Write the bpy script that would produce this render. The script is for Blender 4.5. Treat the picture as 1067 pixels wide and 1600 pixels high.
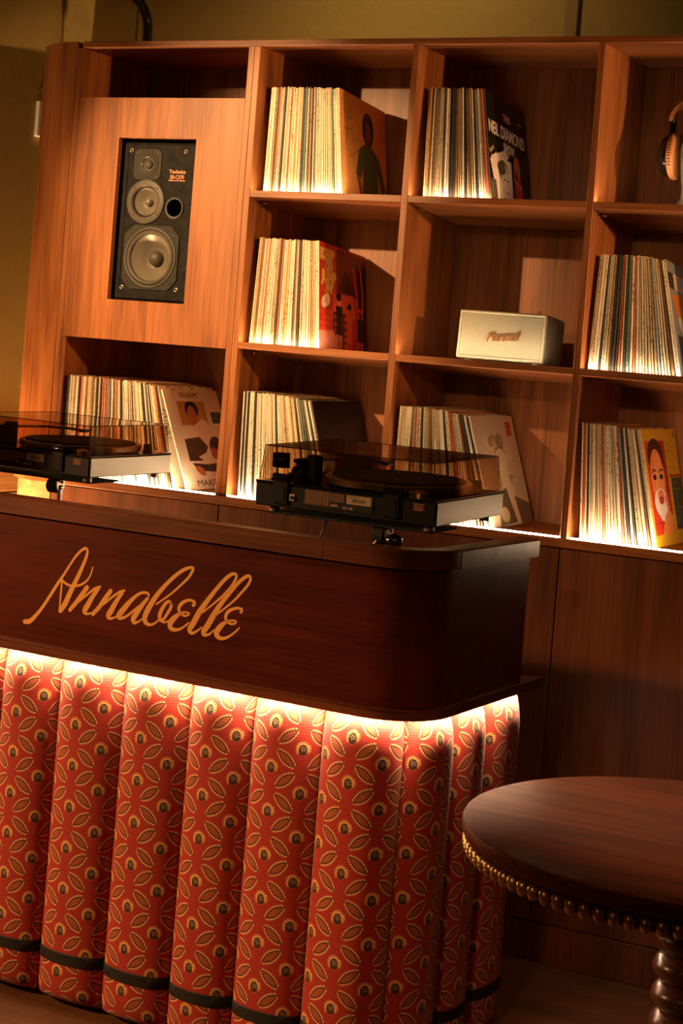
import bpy, bmesh, math, random
import numpy as np
from mathutils import Matrix, Vector

for _o in list(bpy.data.objects):
    bpy.data.objects.remove(_o)
SC = bpy.context.scene
COL = SC.collection
rnd = random.Random(7)

# ------------------------------------------------------------------ camera
cam = bpy.data.cameras.new('camera'); camo = bpy.data.objects.new('camera', cam); COL.objects.link(camo)
Rx = [[0.8897421, 0.4497610, 0.0779361], [0.0763313, 0.0217340, -0.9968456], [-0.4500361, 0.8928845, -0.0149932]]
camo.matrix_world = Matrix(((Rx[0][0], -Rx[1][0], -Rx[2][0], 2.144),
                            (Rx[0][1], -Rx[1][1], -Rx[2][1], -4.4552),
                            (Rx[0][2], -Rx[1][2], -Rx[2][2], 1.5912), (0, 0, 0, 1)))
cam.sensor_fit = 'HORIZONTAL'; cam.sensor_width = 36.0
cam.lens = 2746.58 * 36.0 / 1067.0
cam.shift_y = -(800 - 587.27) / 1067.0
cam.clip_start = 0.05
SC.camera = camo

# ------------------------------------------------------------------ world, lights, exposure
SC.view_settings.view_transform = 'Standard'; SC.view_settings.look = 'None'
SC.view_settings.gamma = 1.0; SC.view_settings.use_curve_mapping = False
SC.view_settings.exposure = 0.0
w = bpy.data.worlds.new('world'); SC.world = w; w.use_nodes = True
w.node_tree.nodes['Background'].inputs[0].default_value = (1.0, 0.5, 0.2, 1)
w.node_tree.nodes['Background'].inputs[1].default_value = 0.004
WARM = (1.0, 0.56, 0.24)
LEDC = (1.0, 0.69, 0.41)

def look(o, tgt):
    d = Vector(tgt) - o.location
    o.rotation_euler = d.to_track_quat('-Z', 'Y').to_euler()

def light(name, kind, loc, tgt, power, color, **k):
    l = bpy.data.lights.new(name, kind); l.energy = power; l.color = color
    for a, b in k.items(): setattr(l, a, b)
    o = bpy.data.objects.new(name, l); COL.objects.link(o); o.location = loc; look(o, tgt)
    return o

light('shelf_spot_light', 'SPOT', (-1.75, -3.05, 2.98), (-0.50, 0, 1.87), 1020, (1.0, 0.57, 0.235),
      spot_size=math.radians(23.5), spot_blend=0.75, shadow_soft_size=0.03)
light('side_spot_light', 'SPOT', (4.2, -1.2, 2.35), (0.1, 0.05, 2.05), 420, (1.0, 0.50, 0.19), spot_size=math.radians(17), spot_blend=0.6, shadow_soft_size=0.05)
light('counter_spot_light', 'SPOT', (-3.5, -3.3, 2.3), (-0.1, -1.0, 0.66), 760, (1.0, 0.50, 0.20), spot_size=math.radians(26), spot_blend=0.8, shadow_soft_size=0.15)
light('wall_wash_light', 'SPOT', (-0.15, -0.25, 3.17), (-0.15, 0.40, 2.62), 18, (1.0, 0.62, 0.28), spot_size=math.radians(110), spot_blend=1.0, shadow_soft_size=0.05)
light('wall_fill_light', 'AREA', (-1.39, -0.22, 0.60), (-1.44, 0.20, 1.75), 48.0, WARM, size=0.08)  # added unseen uplight that brightens the left wall and oak boards
light('table_fill_light', 'SPOT', (1.75, -1.5, 3.15), (1.45, -1.2, 0.75), 90, (1.0, 0.45, 0.16), spot_size=math.radians(26), spot_blend=1.0, shadow_soft_size=0.1)  # added downlight, no table lamp; warms and brightens the tabletop
light('right_shelf_light', 'SPOT', (1.2, -5.0, 2.75), (0.50, 0, 1.55), 190, (1.0, 0.54, 0.22), spot_size=math.radians(16), spot_blend=0.8, shadow_soft_size=0.08)
light('corner_fill_light', 'SPOT', (1.3, -4.9, 2.6), (0.60, -1.0, 0.55), 110, (1.0, 0.48, 0.18), spot_size=math.radians(16), spot_blend=0.9, shadow_soft_size=0.15)  # added from the front to lift the cloth round the counter corner
light('room_fill_light', 'AREA', (0.5, -5.2, 2.6), (0.2, -0.5, 1.5), 2.5, (1.0, 0.45, 0.17), size=0.8)  # added weak fill standing in for ambient light, not a lamp

# ------------------------------------------------------------------ materials
def mat(name):
    m = bpy.data.materials.new(name); m.use_nodes = True
    return m, m.node_tree.nodes, m.node_tree.links, m.node_tree.nodes['Principled BSDF']

def plain(name, col, rough=0.5, metal=0.0, spec=0.5, noise=0.0, coat=0.0):
    m, N, L, b = mat(name)
    b.inputs['Roughness'].default_value = rough; b.inputs['Metallic'].default_value = metal
    b.inputs['Specular IOR Level'].default_value = spec; b.inputs['Coat Weight'].default_value = coat
    if noise > 0:
        t = N.new('ShaderNodeTexCoord'); n = N.new('ShaderNodeTexNoise'); n.inputs['Scale'].default_value = 40
        n.inputs['Detail'].default_value = 4
        r = N.new('ShaderNodeValToRGB')
        r.color_ramp.elements[0].position = 0.3; r.color_ramp.elements[1].position = 0.7
        r.color_ramp.elements[0].color = tuple(c * (1 - noise) for c in col) + (1,)
        r.color_ramp.elements[1].color = tuple(min(1, c * (1 + noise)) for c in col) + (1,)
        L.new(t.outputs['Object'], n.inputs['Vector']); L.new(n.outputs['Fac'], r.inputs[0]); L.new(r.outputs[0], b.inputs['Base Color'])
    else:
        b.inputs['Base Color'].default_value = tuple(col) + (1,)
    return m

def wood(name, c1, c2, axis='z', rough=0.42, scale=1.0, coat=0.0, bump=0.04):
    m, N, L, b = mat(name)
    t = N.new('ShaderNodeTexCoord')
    def mapped(perp, along):
        mp = N.new('ShaderNodeMapping'); s = [perp * scale] * 3; s['xyz'.index(axis)] = along * scale
        mp.inputs['Scale'].default_value = s; L.new(t.outputs['Object'], mp.inputs['Vector']); return mp
    n0 = N.new('ShaderNodeTexNoise'); n0.inputs['Scale'].default_value = 1.0; n0.inputs['Detail'].default_value = 3
    n0.inputs['Distortion'].default_value = 0.6
    L.new(mapped(7, 0.9).outputs[0], n0.inputs['Vector'])
    mul = N.new('ShaderNodeMath'); mul.operation = 'MULTIPLY'; mul.inputs[1].default_value = 26.0
    L.new(n0.outputs['Fac'], mul.inputs[0])
    sn = N.new('ShaderNodeMath'); sn.operation = 'SINE'; L.new(mul.outputs[0], sn.inputs[0])
    n1 = N.new('ShaderNodeTexNoise'); n1.inputs['Scale'].default_value = 1.0; n1.inputs['Detail'].default_value = 6
    n1.inputs['Roughness'].default_value = 0.65
    L.new(mapped(140, 4).outputs[0], n1.inputs['Vector'])
    n2 = N.new('ShaderNodeTexNoise'); n2.inputs['Scale'].default_value = 1.0; n2.inputs['Detail'].default_value = 2
    L.new(mapped(14, 1.3).outputs[0], n2.inputs['Vector'])
    a1 = N.new('ShaderNodeMath'); a1.operation = 'MULTIPLY_ADD'; a1.inputs[1].default_value = 0.10
    L.new(sn.outputs[0], a1.inputs[0]); L.new(n1.outputs['Fac'], a1.inputs[2])
    a2 = N.new('ShaderNodeMath'); a2.operation = 'MULTIPLY_ADD'; a2.inputs[1].default_value = 0.6
    L.new(n2.outputs['Fac'], a2.inputs[0]); L.new(a1.outputs[0], a2.inputs[2])
    r = N.new('ShaderNodeValToRGB'); r.color_ramp.elements[0].position = 0.50; r.color_ramp.elements[1].position = 1.08
    r.color_ramp.elements[0].color = tuple(c2) + (1,); r.color_ramp.elements[1].color = tuple(c1) + (1,)
    L.new(a2.outputs[0], r.inputs[0]); L.new(r.outputs[0], b.inputs['Base Color'])
    bp = N.new('ShaderNodeBump'); bp.inputs['Strength'].default_value = bump; bp.inputs['Distance'].default_value = 0.002
    L.new(n1.outputs['Fac'], bp.inputs['Height']); L.new(bp.outputs[0], b.inputs['Normal'])
    b.inputs['Roughness'].default_value = rough; b.inputs['Coat Weight'].default_value = coat
    b.inputs['Coat Roughness'].default_value = 0.2
    b.inputs['Specular IOR Level'].default_value = 0.35
    return m

def emit(name, col, s):
    m, N, L, b = mat(name)
    b.inputs['Base Color'].default_value = (0.9, 0.9, 0.85, 1)
    b.inputs['Emission Color'].default_value = tuple(col) + (1,); b.inputs['Emission Strength'].default_value = s
    return m

C1, C2 = (0.40, 0.142, 0.042), (0.15, 0.042, 0.012)
M = {}
M['wood_z'] = wood('cherry_veneer_upright', C1, C2, 'z')
M['wood_x'] = wood('cherry_veneer_level', C1, C2, 'x')
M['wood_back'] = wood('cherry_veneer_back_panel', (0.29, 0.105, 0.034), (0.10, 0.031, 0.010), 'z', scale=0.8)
M['counter'] = wood('mahogany_counter', (0.130, 0.018, 0.006), (0.060, 0.008, 0.003), 'x', rough=0.33, bump=0.02)
M['rail'] = wood('mahogany_rail', (0.20, 0.058, 0.02), (0.09, 0.022, 0.008), 'x', rough=0.38)
M['trim'] = wood('mahogany_trim', (0.22, 0.06, 0.02), (0.11, 0.028, 0.01), 'x', rough=0.4)
M['door'] = wood('cherry_cabinet_door', (0.19, 0.058, 0.019), (0.075, 0.021, 0.007), 'z', scale=0.8)
M['oak'] = wood('oak_panel', (0.50, 0.28, 0.12), (0.22, 0.11, 0.045), 'x', rough=0.55)
M['oak_y'] = wood('oak_panel_side', (0.50, 0.28, 0.12), (0.22, 0.11, 0.045), 'y', rough=0.55)
M['floor'] = wood('dark_wood_floor', (0.17, 0.075, 0.03), (0.07, 0.028, 0.012), 'x', rough=0.45, scale=0.7)
M['table'] = wood('walnut_table', (0.27, 0.072, 0.020), (0.12, 0.030, 0.008), 'x', rough=0.52, coat=0.0, bump=0.01)
M['table'].node_tree.nodes['Principled BSDF'].inputs['Specular IOR Level'].default_value = 0.08
M['leg'] = wood('walnut_leg', (0.20, 0.06, 0.022), (0.09, 0.026, 0.01), 'z', rough=0.3, coat=0.5, bump=0.01)
M['wall'] = plain('olive_plaster', (0.40, 0.30, 0.09), 0.8, noise=0.06)
M['wall_dark'] = plain('olive_moulding', (0.30, 0.22, 0.07), 0.7)
M['ceiling'] = plain('dark_ceiling', (0.10, 0.08, 0.05), 0.9)
M['black'] = plain('black_plastic', (0.012, 0.011, 0.010), 0.38)
M['black_gloss'] = plain('black_gloss', (0.010, 0.009, 0.009), 0.12)
M['rubber'] = plain('black_rubber', (0.012, 0.012, 0.012), 0.75)
M['band'] = plain('black_band', (0.012, 0.010, 0.008), 0.7)
M['ash'] = plain('black_ash_veneer', (0.012, 0.0115, 0.010), 0.7, spec=0.15, noise=0.5)
M['cone'] = plain('grey_cone', (0.16, 0.14, 0.11), 0.33, spec=0.7)
M['frame_grey'] = plain('grey_driver_frame', (0.075, 0.068, 0.056), 0.5, spec=0.35)
M['frame_dark'] = plain('dark_driver_frame', (0.030, 0.028, 0.024), 0.6, spec=0.2)
M['chrome'] = plain('chrome', (0.85, 0.80, 0.72), 0.15, metal=1.0)
M['silver'] = plain('brushed_silver', (0.34, 0.32, 0.28), 0.45, metal=0.75)
M['steel_plate'] = plain('steel_plate', (0.50, 0.44, 0.36), 0.35, metal=0.9)
M['gold'] = plain('brass', (1.0, 0.66, 0.26), 0.32, metal=0.9)
M['bronze'] = plain('bronze', (0.30, 0.12, 0.04), 0.4)
M['letter'] = plain('gold_paint', (0.95, 0.45, 0.08), 0.6)
M['gold_print'] = plain('gold_print', (0.80, 0.50, 0.26), 0.5)
M['cream_cloth'] = None
M['white'] = plain('white_plastic', (0.75, 0.70, 0.60), 0.5)
M['cream_vinyl'] = plain('cream_vinyl', (0.50, 0.47, 0.36), 0.5, noise=0.1)
M['black_vinyl'] = plain('grey_vinyl', (0.16, 0.155, 0.12), 0.55, noise=0.15)
M['pad'] = plain('tan_leather_pad', (0.62, 0.27, 0.10), 0.5)
M['stand'] = plain('grey_ceramic', (0.30, 0.30, 0.22), 0.25)
M['shade_dark'] = plain('shade_black', (0.006, 0.005, 0.004), 0.9)  # near-black colour puts shade into the socket holes and counter core
M['led'] = emit('warm_led_strip', LEDC, 85.0)
M['led_base'] = emit('warm_led_strip_worktop', LEDC, 150.0)
M['led_counter'] = emit('warm_led_strip_counter', (1.0, 0.66, 0.40), 240.0)
M['text_pale'] = plain('pale_print', (0.72, 0.60, 0.46), 0.6)
M['text_orange'] = plain('orange_print', (0.72, 0.28, 0.16), 0.6)
M['text_dark'] = plain('dark_print', (0.06, 0.05, 0.045), 0.6)
M['text_yellow'] = plain('yellow_print', (0.80, 0.46, 0.10), 0.6)
M['text_grey'] = plain('grey_ink', (0.30, 0.27, 0.22), 0.6)

def cloth_grille():
    m, N, L, b = mat('woven_grille_cloth')
    t = N.new('ShaderNodeTexCoord'); c = N.new('ShaderNodeTexChecker'); c.inputs['Scale'].default_value = 330
    mp = N.new('ShaderNodeMapping'); mp.inputs['Rotation'].default_value = (0, math.radians(45), 0)
    L.new(t.outputs['Object'], mp.inputs[0]); L.new(mp.outputs[0], c.inputs['Vector'])
    c.inputs['Color1'].default_value = (0.50, 0.47, 0.35, 1); c.inputs['Color2'].default_value = (0.24, 0.22, 0.15, 1)
    L.new(c.outputs[0], b.inputs['Base Color']); b.inputs['Roughness'].default_value = 0.8
    return m
M['cream_cloth'] = cloth_grille()

def smoked():
    """tinted clear sheet: each surface tints what passes and mirrors a little, more at a glancing angle"""
    m, N, L, b = mat('smoked_acrylic'); out = N['Material Output']; N.remove(b)
    tr = N.new('ShaderNodeBsdfTransparent'); tr.inputs[0].default_value = (0.82, 0.72, 0.62, 1)
    gl = N.new('ShaderNodeBsdfGlossy'); gl.inputs['Roughness'].default_value = 0.03
    fr = N.new('ShaderNodeFresnel'); ge = N.new('ShaderNodeNewGeometry')
    fm = N.new('ShaderNodeMath'); fm.operation = 'MULTIPLY_ADD'; fm.inputs[1].default_value = 1 / 1.49 - 1.49; fm.inputs[2].default_value = 1.49
    L.new(ge.outputs['Backfacing'], fm.inputs[0]); L.new(fm.outputs[0], fr.inputs[0])
    mx = N.new('ShaderNodeMixShader'); L.new(fr.outputs[0], mx.inputs[0]); L.new(tr.outputs[0], mx.inputs[1]); L.new(gl.outputs[0], mx.inputs[2])
    L.new(mx.outputs[0], out.inputs[0]); return m
M['smoked'] = smoked()

def spine_mat():
    """paper of a record sleeve: its own colour comes from the object's colour, with worn print specks"""
    m, N, L, b = mat('record_sleeve_paper')
    oi = N.new('ShaderNodeObjectInfo'); t = N.new('ShaderNodeTexCoord')
    off = N.new('ShaderNodeVectorMath'); off.operation = 'ADD'
    sc = N.new('ShaderNodeVectorMath'); sc.operation = 'SCALE'; sc.inputs['Scale'].default_value = 37.0
    cb = N.new('ShaderNodeCombineXYZ'); L.new(oi.outputs['Random'], cb.inputs[0]); L.new(oi.outputs['Random'], cb.inputs[2])
    L.new(cb.outputs[0], sc.inputs[0]); L.new(t.outputs['Object'], off.inputs[0]); L.new(sc.outputs[0], off.inputs[1])
    mp = N.new('ShaderNodeMapping'); mp.inputs['Scale'].default_value = (260, 30, 160); L.new(off.outputs[0], mp.inputs[0])
    n = N.new('ShaderNodeTexNoise'); n.inputs['Scale'].default_value = 1.0; n.inputs['Detail'].default_value = 4; L.new(mp.outputs[0], n.inputs['Vector'])
    mp2 = N.new('ShaderNodeMapping'); mp2.inputs['Scale'].default_value = (8, 2, 9); L.new(off.outputs[0], mp2.inputs[0])
    n2 = N.new('ShaderNodeTexNoise'); n2.inputs['Scale'].default_value = 1.0; L.new(mp2.outputs[0], n2.inputs['Vector'])
    # print only in patches of the spine
    r1 = N.new('ShaderNodeMapRange'); r1.inputs['From Min'].default_value = 0.50; r1.inputs['From Max'].default_value = 0.60; L.new(n2.outputs['Fac'], r1.inputs[0])
    r2 = N.new('ShaderNodeMapRange'); r2.inputs['From Min'].default_value = 0.50; r2.inputs['From Max'].default_value = 0.58; L.new(n.outputs['Fac'], r2.inputs[0])
    mu = N.new('ShaderNodeMath'); mu.operation = 'MULTIPLY'; L.new(r1.outputs[0], mu.inputs[0]); L.new(r2.outputs[0], mu.inputs[1])
    inv = N.new('ShaderNodeMix'); inv.data_type = 'RGBA'
    gam = N.new('ShaderNodeHueSaturation'); gam.inputs['Value'].default_value = 0.35; gam.inputs['Saturation'].default_value = 1.3
    L.new(oi.outputs['Color'], gam.inputs['Color'])
    L.new(mu.outputs[0], inv.inputs[0]); L.new(oi.outputs['Color'], inv.inputs[6]); L.new(gam.outputs[0], inv.inputs[7])
    L.new(inv.outputs[2], b.inputs['Base Color']); b.inputs['Roughness'].default_value = 0.55
    return m
M['spine'] = spine_mat()

# ------------------------------------------------------------------ drawn prints (made here with numpy)
def image_mat(name, arr, rough=0.5, coat=0.0, bump=False):
    """arr: H x W x 3, first row at the top, display colours 0..255"""
    h, wd = arr.shape[:2]
    im = bpy.data.images.new(name, wd, h)
    px = np.ones((h, wd, 4), np.float32); px[..., :3] = np.clip(arr[::-1] / 255.0, 0, 1)
    im.pixels.foreach_set(px.ravel()); im.update()
    m, N, L, b = mat(name)
    t = N.new('ShaderNodeTexImage'); t.image = im; uv = N.new('ShaderNodeUVMap'); uv.uv_map = 'UVMap'
    L.new(uv.outputs[0], t.inputs[0]); L.new(t.outputs[0], b.inputs['Base Color'])
    b.inputs['Roughness'].default_value = rough; b.inputs['Coat Weight'].default_value = coat
    if bump:
        wv = N.new('ShaderNodeTexNoise'); wv.inputs['Scale'].default_value = 900; tc = N.new('ShaderNodeTexCoord')
        L.new(tc.outputs['Object'], wv.inputs['Vector'])
        bp = N.new('ShaderNodeBump'); bp.inputs['Strength'].default_value = 0.25; bp.inputs['Distance'].default_value = 0.001
        L.new(wv.outputs['Fac'], bp.inputs['Height']); L.new(bp.outputs[0], b.inputs['Normal'])
        b.inputs['Sheen Weight'].default_value = 0.15
    return m

class Art:
    """a little painter in unit coordinates, x to the right, y down"""
    def __init__(s, col, n=300):
        s.n = n; s.a = np.empty((n, n, 3), np.float32); s.a[:] = col
        g = (np.arange(n) + 0.5) / n; s.x, s.y = np.meshgrid(g, g)
    def put(s, mask, col, k=1.0):
        mk = (mask.astype(np.float32) * k)[..., None]; s.a = s.a * (1 - mk) + np.array(col, np.float32) * mk
    def grad(s, c0, c1, f): f = np.clip(f, 0, 1)[..., None]; s.a = np.array(c0) * (1 - f) + np.array(c1) * f
    def ell(s, cx, cy, rx, ry, col, rot=0, k=1.0):
        c, q = math.cos(rot), math.sin(rot); dx, dy = s.x - cx, s.y - cy
        s.put(((dx * c + dy * q) / rx) ** 2 + ((-dx * q + dy * c) / ry) ** 2 < 1, col, k)
    def rect(s, x0, y0, x1, y1, col, k=1.0): s.put((s.x > x0) & (s.x < x1) & (s.y > y0) & (s.y < y1), col, k)
    def poly(s, pts, col, k=1.0):
        ins = np.zeros_like(s.x, bool); j = len(pts) - 1
        for i in range(len(pts)):
            xi, yi = pts[i]; xj, yj = pts[j]
            if yi != yj:
                ins ^= ((yi > s.y) != (yj > s.y)) & (s.x < (xj - xi) * (s.y - yi) / (yj - yi) + xi)
            j = i
        s.put(ins, col, k)
    def line(s, pts, wd, col, k=1.0):
        for (x0, y0), (x1, y1) in zip(pts, pts[1:]):
            dx, dy = x1 - x0, y1 - y0; L = dx * dx + dy * dy + 1e-9
            t = np.clip(((s.x - x0) * dx + (s.y - y0) * dy) / L, 0, 1)
            s.put((s.x - x0 - t * dx) ** 2 + (s.y - y0 - t * dy) ** 2 < wd * wd / 4, col, k)

def fabric_tile():
    """printed cloth: one repeat, 146 x 88 mm"""
    W, H = 0.146, 0.088; nx, ny = 876, 528
    x, y = np.meshgrid((np.arange(nx) + .5) / nx * W, (np.arange(ny) + .5) / ny * H)
    a = np.empty((ny, nx, 3), np.float32); a[:] = (174, 36, 22)
    def put(m, c, k=1.0):
        nonlocal a
        mk = (m.astype(np.float32) * k)[..., None]; a = a * (1 - mk) + np.array(c, np.float32) * mk
    def wrap(cx, cy):
        return (x - cx + W / 2) % W - W / 2, (y - cy + H / 2) % H - H / 2
    s = W / 26; row = np.floor(y / (H / 16)); dx = (x + (row % 2) * s / 2) % s - s / 2; dy = y % (H / 16) - H / 32
    put(dx ** 2 + dy ** 2 < 0.0010 ** 2, (216, 92, 56))
    def leaf(cx, cy, ang):
        dx, dy = wrap(cx, cy); c, q = math.cos(ang), math.sin(ang)
        u, v = dx * c + dy * q, -dx * q + dy * c
        L = 0.0255; wd = 0.0078 * np.clip(1 - (u / L) ** 2, 0, 1)
        s_ = np.abs(v)
        tooth = np.mod(u + 0.35 * s_, 0.0056) < 0.0036
        put((np.abs(u) < L + .001) & (s_ < wd + 0.0050) & tooth & (s_ > wd + 0.0004), (248, 204, 136))
        put((np.abs(u) < L) & (s_ < wd + 0.0010), (58, 30, 16))
        put((np.abs(u) < L) & (s_ < wd - 0.0012), (158, 74, 40))
        put((np.abs(u) < L * .8) & (s_ < wd - 0.0030), (184, 92, 50))
        put((np.abs(u) < L * .75) & (s_ < 0.00035), (110, 48, 30))
    def flower(cx, cy):
        dx, dy = wrap(cx, cy); r = np.hypot(dx, dy); th = np.arctan2(-dy, dx)
        up = (th > -0.5) | (th < -math.pi + 0.75)
        petal = 0.0150 + 0.0016 * np.sign(np.sin(th * 22))
        spike = (np.abs(th - 0.25) < 0.42) & (np.sin(th * 26) > -0.1) & (r < 0.0185)
        put(up & (r < petal) | spike, (250, 194, 112))
        put((r > 0.0118) & (r < petal) & up & (np.sin(th * 22) < -0.55), (206, 110, 60))
        rc = np.hypot(dx, (dy - 0.0012) / 1.12)
        put(rc < 0.0098, (70, 38, 20)); put((rc < 0.0098) & (rc > 0.0086), (44, 22, 12))
        for k in range(9):
            an = k * 2.4; rr = 0.0012 + 0.0058 * math.sqrt(k / 9.0)
            put((dx - rr * math.cos(an)) ** 2 + (dy + 0.0010 - rr * math.sin(an) * .8) ** 2 < 0.0010 ** 2, (232, 196, 150))
        put((rc < 0.0108) & (rc > 0.0098) & (dy > 0.004), (206, 110, 60))
    q = W / 4
    for bx, by in ((0, 0), (W / 2, H / 2)):
        flower(bx + W * .25, by + H * .25)
    A = math.radians(34)
    for sx, sy, g in ((q, 0.0215, -A), (-q, 0.0215, A), (q, -0.0215, A), (-q, -0.0215, -A)):
        leaf(W * .25 + sx, H * .25 + sy, g)
    return a
M['fabric'] = image_mat('printed_red_cloth', fabric_tile(), 0.75, bump=True)

# ------------------------------------------------------------------ mesh helper
class MB:
    def __init__(s): s.v = []; s.f = []; s.m = []; s.uv = {}
    def add(s, vs, fs, mi=0):
        b = len(s.v); s.v += [tuple(p) for p in vs]
        for f in fs: s.f.append(tuple(i + b for i in f)); s.m.append(mi)
        return s
    def box(s, x0, x1, y0, y1, z0, z1, mi=0):
        return s.add([(x0, y0, z0), (x1, y0, z0), (x1, y1, z0), (x0, y1, z0), (x0, y0, z1), (x1, y0, z1), (x1, y1, z1), (x0, y1, z1)],
                     [(0, 3, 2, 1), (4, 5, 6, 7), (0, 1, 5, 4), (1, 2, 6, 5), (2, 3, 7, 6), (3, 0, 4, 7)], mi)
    def lathe(s, prof, c=(0, 0, 0), axis='z', seg=24, mi=0, cap=True):
        """prof: list of (radius, height along axis)"""
        vs = []; fs = []
        for r, h in prof:
            for k in range(seg):
                a = 2 * math.pi * k / seg; p = (r * math.cos(a), r * math.sin(a), h)
                if axis == 'x': p = (p[2], p[0], p[1])
                elif axis == 'y': p = (p[0], p[2], p[1])
                elif axis == '-y': p = (p[0], -p[2], p[1])
                vs.append((p[0] + c[0], p[1] + c[1], p[2] + c[2]))
        n = len(prof)
        for i in range(n - 1):
            for k in range(seg):
                q = (k + 1) % seg; fs.append((i * seg + k, i * seg + q, (i + 1) * seg + q, (i + 1) * seg + k))
        if cap:
            fs.append(tuple(range(seg))[::-1]); fs.append(tuple(range((n - 1) * seg, n * seg)))
        return s.add(vs, fs, mi)
    def tube(s, path, r, seg=10, mi=0):
        P = [Vector(p) for p in path]; R_ = r if isinstance(r, (list, tuple)) else [r] * len(P)
        vs = []; fs = []; up = Vector((0, 0, 1))
        t0 = (P[1] - P[0]).normalized()
        if abs(t0.dot(up)) > .9: up = Vector((0, 1, 0))
        nrm = t0.cross(up).normalized()
        for i, p in enumerate(P):
            t = (P[min(i + 1, len(P) - 1)] - P[max(i - 1, 0)]).normalized()
            nrm = (nrm - t * nrm.dot(t)).normalized(); bn = t.cross(nrm)
            for k in range(seg):
                a = 2 * math.pi * k / seg; vs.append(p + (nrm * math.cos(a) + bn * math.sin(a)) * R_[i])
        for i in range(len(P) - 1):
            for k in range(seg):
                q = (k + 1) % seg; fs.append((i * seg + k, i * seg + q, (i + 1) * seg + q, (i + 1) * seg + k))
        fs.append(tuple(range(seg))[::-1]); fs.append(tuple(range((len(P) - 1) * seg, len(P) * seg)))
        return s.add(vs, fs, mi)
    def prism(s, poly, a0, a1, axis='y', mi=0):
        """poly of 2d points extruded along axis (x: (y,z), y: (x,z), z: (x,y))"""
        def mk(p, a): return {'x': (a, p[0], p[1]), 'y': (p[0], a, p[1]), 'z': (p[0], p[1], a)}[axis]
        n = len(poly); vs = [mk(p, a0) for p in poly] + [mk(p, a1) for p in poly]
        fs = [tuple(range(n))[::-1], tuple(range(n, 2 * n))] + [(i, (i + 1) % n, n + (i + 1) % n, n + i) for i in range(n)]
        return s.add(vs, fs, mi)
    def build(s, name, m, parent=None, smooth=False, bevel=0.0, seg=1, uv=None, world=True):
        off = Vector((0, 0, 0))
        if parent is not None and world:
            q = parent
            while q.parent is not None: q = q.parent
            off = q.location.copy()
        me = bpy.data.meshes.new(name)
        me.from_pydata([(p[0] - off.x, p[1] - off.y, p[2] - off.z) for p in s.v], [], s.f)
        for k in (m if isinstance(m, list) else [m]): me.materials.append(k)
        me.polygons.foreach_set('material_index', s.m)
        if uv is not None:
            l = me.uv_layers.new(name='UVMap')
            co = np.array(uv, np.float32)[[i for f in s.f for i in f]]
            l.data.foreach_set('uv', co.ravel())
        bm = bmesh.new(); bm.from_mesh(me)
        bmesh.ops.recalc_face_normals(bm, faces=bm.faces)
        if bevel > 0:
            ed = [e for e in bm.edges if len(e.link_faces) == 2 and e.calc_face_angle(0) > 0.5]
            bmesh.ops.bevel(bm, geom=ed, offset=bevel, segments=seg, profile=0.5, affect='EDGES', clamp_overlap=True)
        bm.to_mesh(me); bm.free()
        if smooth:
            me.polygons.foreach_set('use_smooth', [True] * len(me.polygons))
            try: me.set_sharp_from_angle(angle=math.radians(38))
            except Exception: pass
        o = bpy.data.objects.new(name, me); COL.objects.link(o)
        if parent is not None: o.parent = parent
        return o

def BX(*a): return MB().box(*a)

def thing(name, label, cat, loc=(0, 0, 0), rz=0.0, group=None):
    o = bpy.data.objects.new(name, None); COL.objects.link(o); o.location = loc; o.rotation_euler = (0, 0, rz)
    o.empty_display_size = 0.05
    o['label'] = label; o['category'] = cat
    if group: o['group'] = group
    return o
def tag(o, label, cat, group=None):
    o['label'] = label; o['category'] = cat
    if group: o['group'] = group
    return o
def struct(o, label=None, cat=None):
    o['kind'] = 'structure'
    if label: o['label'] = label
    if cat: o['category'] = cat
    return o

def text_obj(name, body, m, parent, mtx, size=1.0, width=None, shear=0.0, depth=0.0004, bold=0.0):
    """flat lettering; mtx maps text space (x along, y up, z out) to the parent's frame; width squeezes the line to that length"""
    cu = bpy.data.curves.new(name, 'FONT'); cu.body = body; cu.size = size; cu.shear = shear; cu.extrude = depth
    cu.align_x = 'CENTER'; cu.align_y = 'CENTER'; cu.offset = bold; cu.resolution_u = 3
    tmp = bpy.data.objects.new(name, cu); COL.objects.link(tmp)
    dg = bpy.context.evaluated_depsgraph_get(); me = bpy.data.meshes.new_from_object(tmp.evaluated_get(dg))
    bpy.data.objects.remove(tmp); bpy.data.curves.remove(cu)
    xs = [v.co.x for v in me.vertices]
    k = 1.0 if (width is None or not xs) else width / max(1e-6, max(xs) - min(xs))
    me.transform(mtx @ Matrix.Diagonal((k, 1, 1, 1)))
    me.materials.clear(); me.materials.append(m)
    o = bpy.data.objects.new(name, me); COL.objects.link(o)
    if parent is not None: o.parent = parent
    return o

# ------------------------------------------------------------------ the setting
struct(BX(-4.5, 5.0, -6.5, 0.5, -0.05, 0.0).build('floor', M['floor']), 'dark brown wooden floor around the counter and table', 'floor')
struct(BX(-1.6, 5.0, 0.40, 0.5, 0.0, 3.2).build('wall_back', M['wall']), 'olive plaster wall above the record shelving', 'wall')
struct(BX(-1.6, -1.46, -1.4, 0.40, 0.0, 3.2).build('wall_left', M['wall']), 'olive plaster wall at the left end of the shelving', 'wall')
struct(BX(-4.5, 5.0, -6.5, 0.5, 3.2, 3.25).build('ceiling', M['ceiling']), 'dark ceiling over the bar', 'ceiling')
mb = MB().box(0.335, 0.379, 0.388, 0.40, 2.47, 3.2)
struct(mb.build('trim_1', M['wall_dark'], bevel=0.004), 'flat vertical moulding strip on the olive wall above the shelving', 'moulding')
struct(BX(-1.1525, -1.1475, 0.397, 0.40, 2.47, 3.2).build('trim_2', M['wall_dark']), 'thin vertical joint line on the olive wall behind the black arm', 'moulding')
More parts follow.
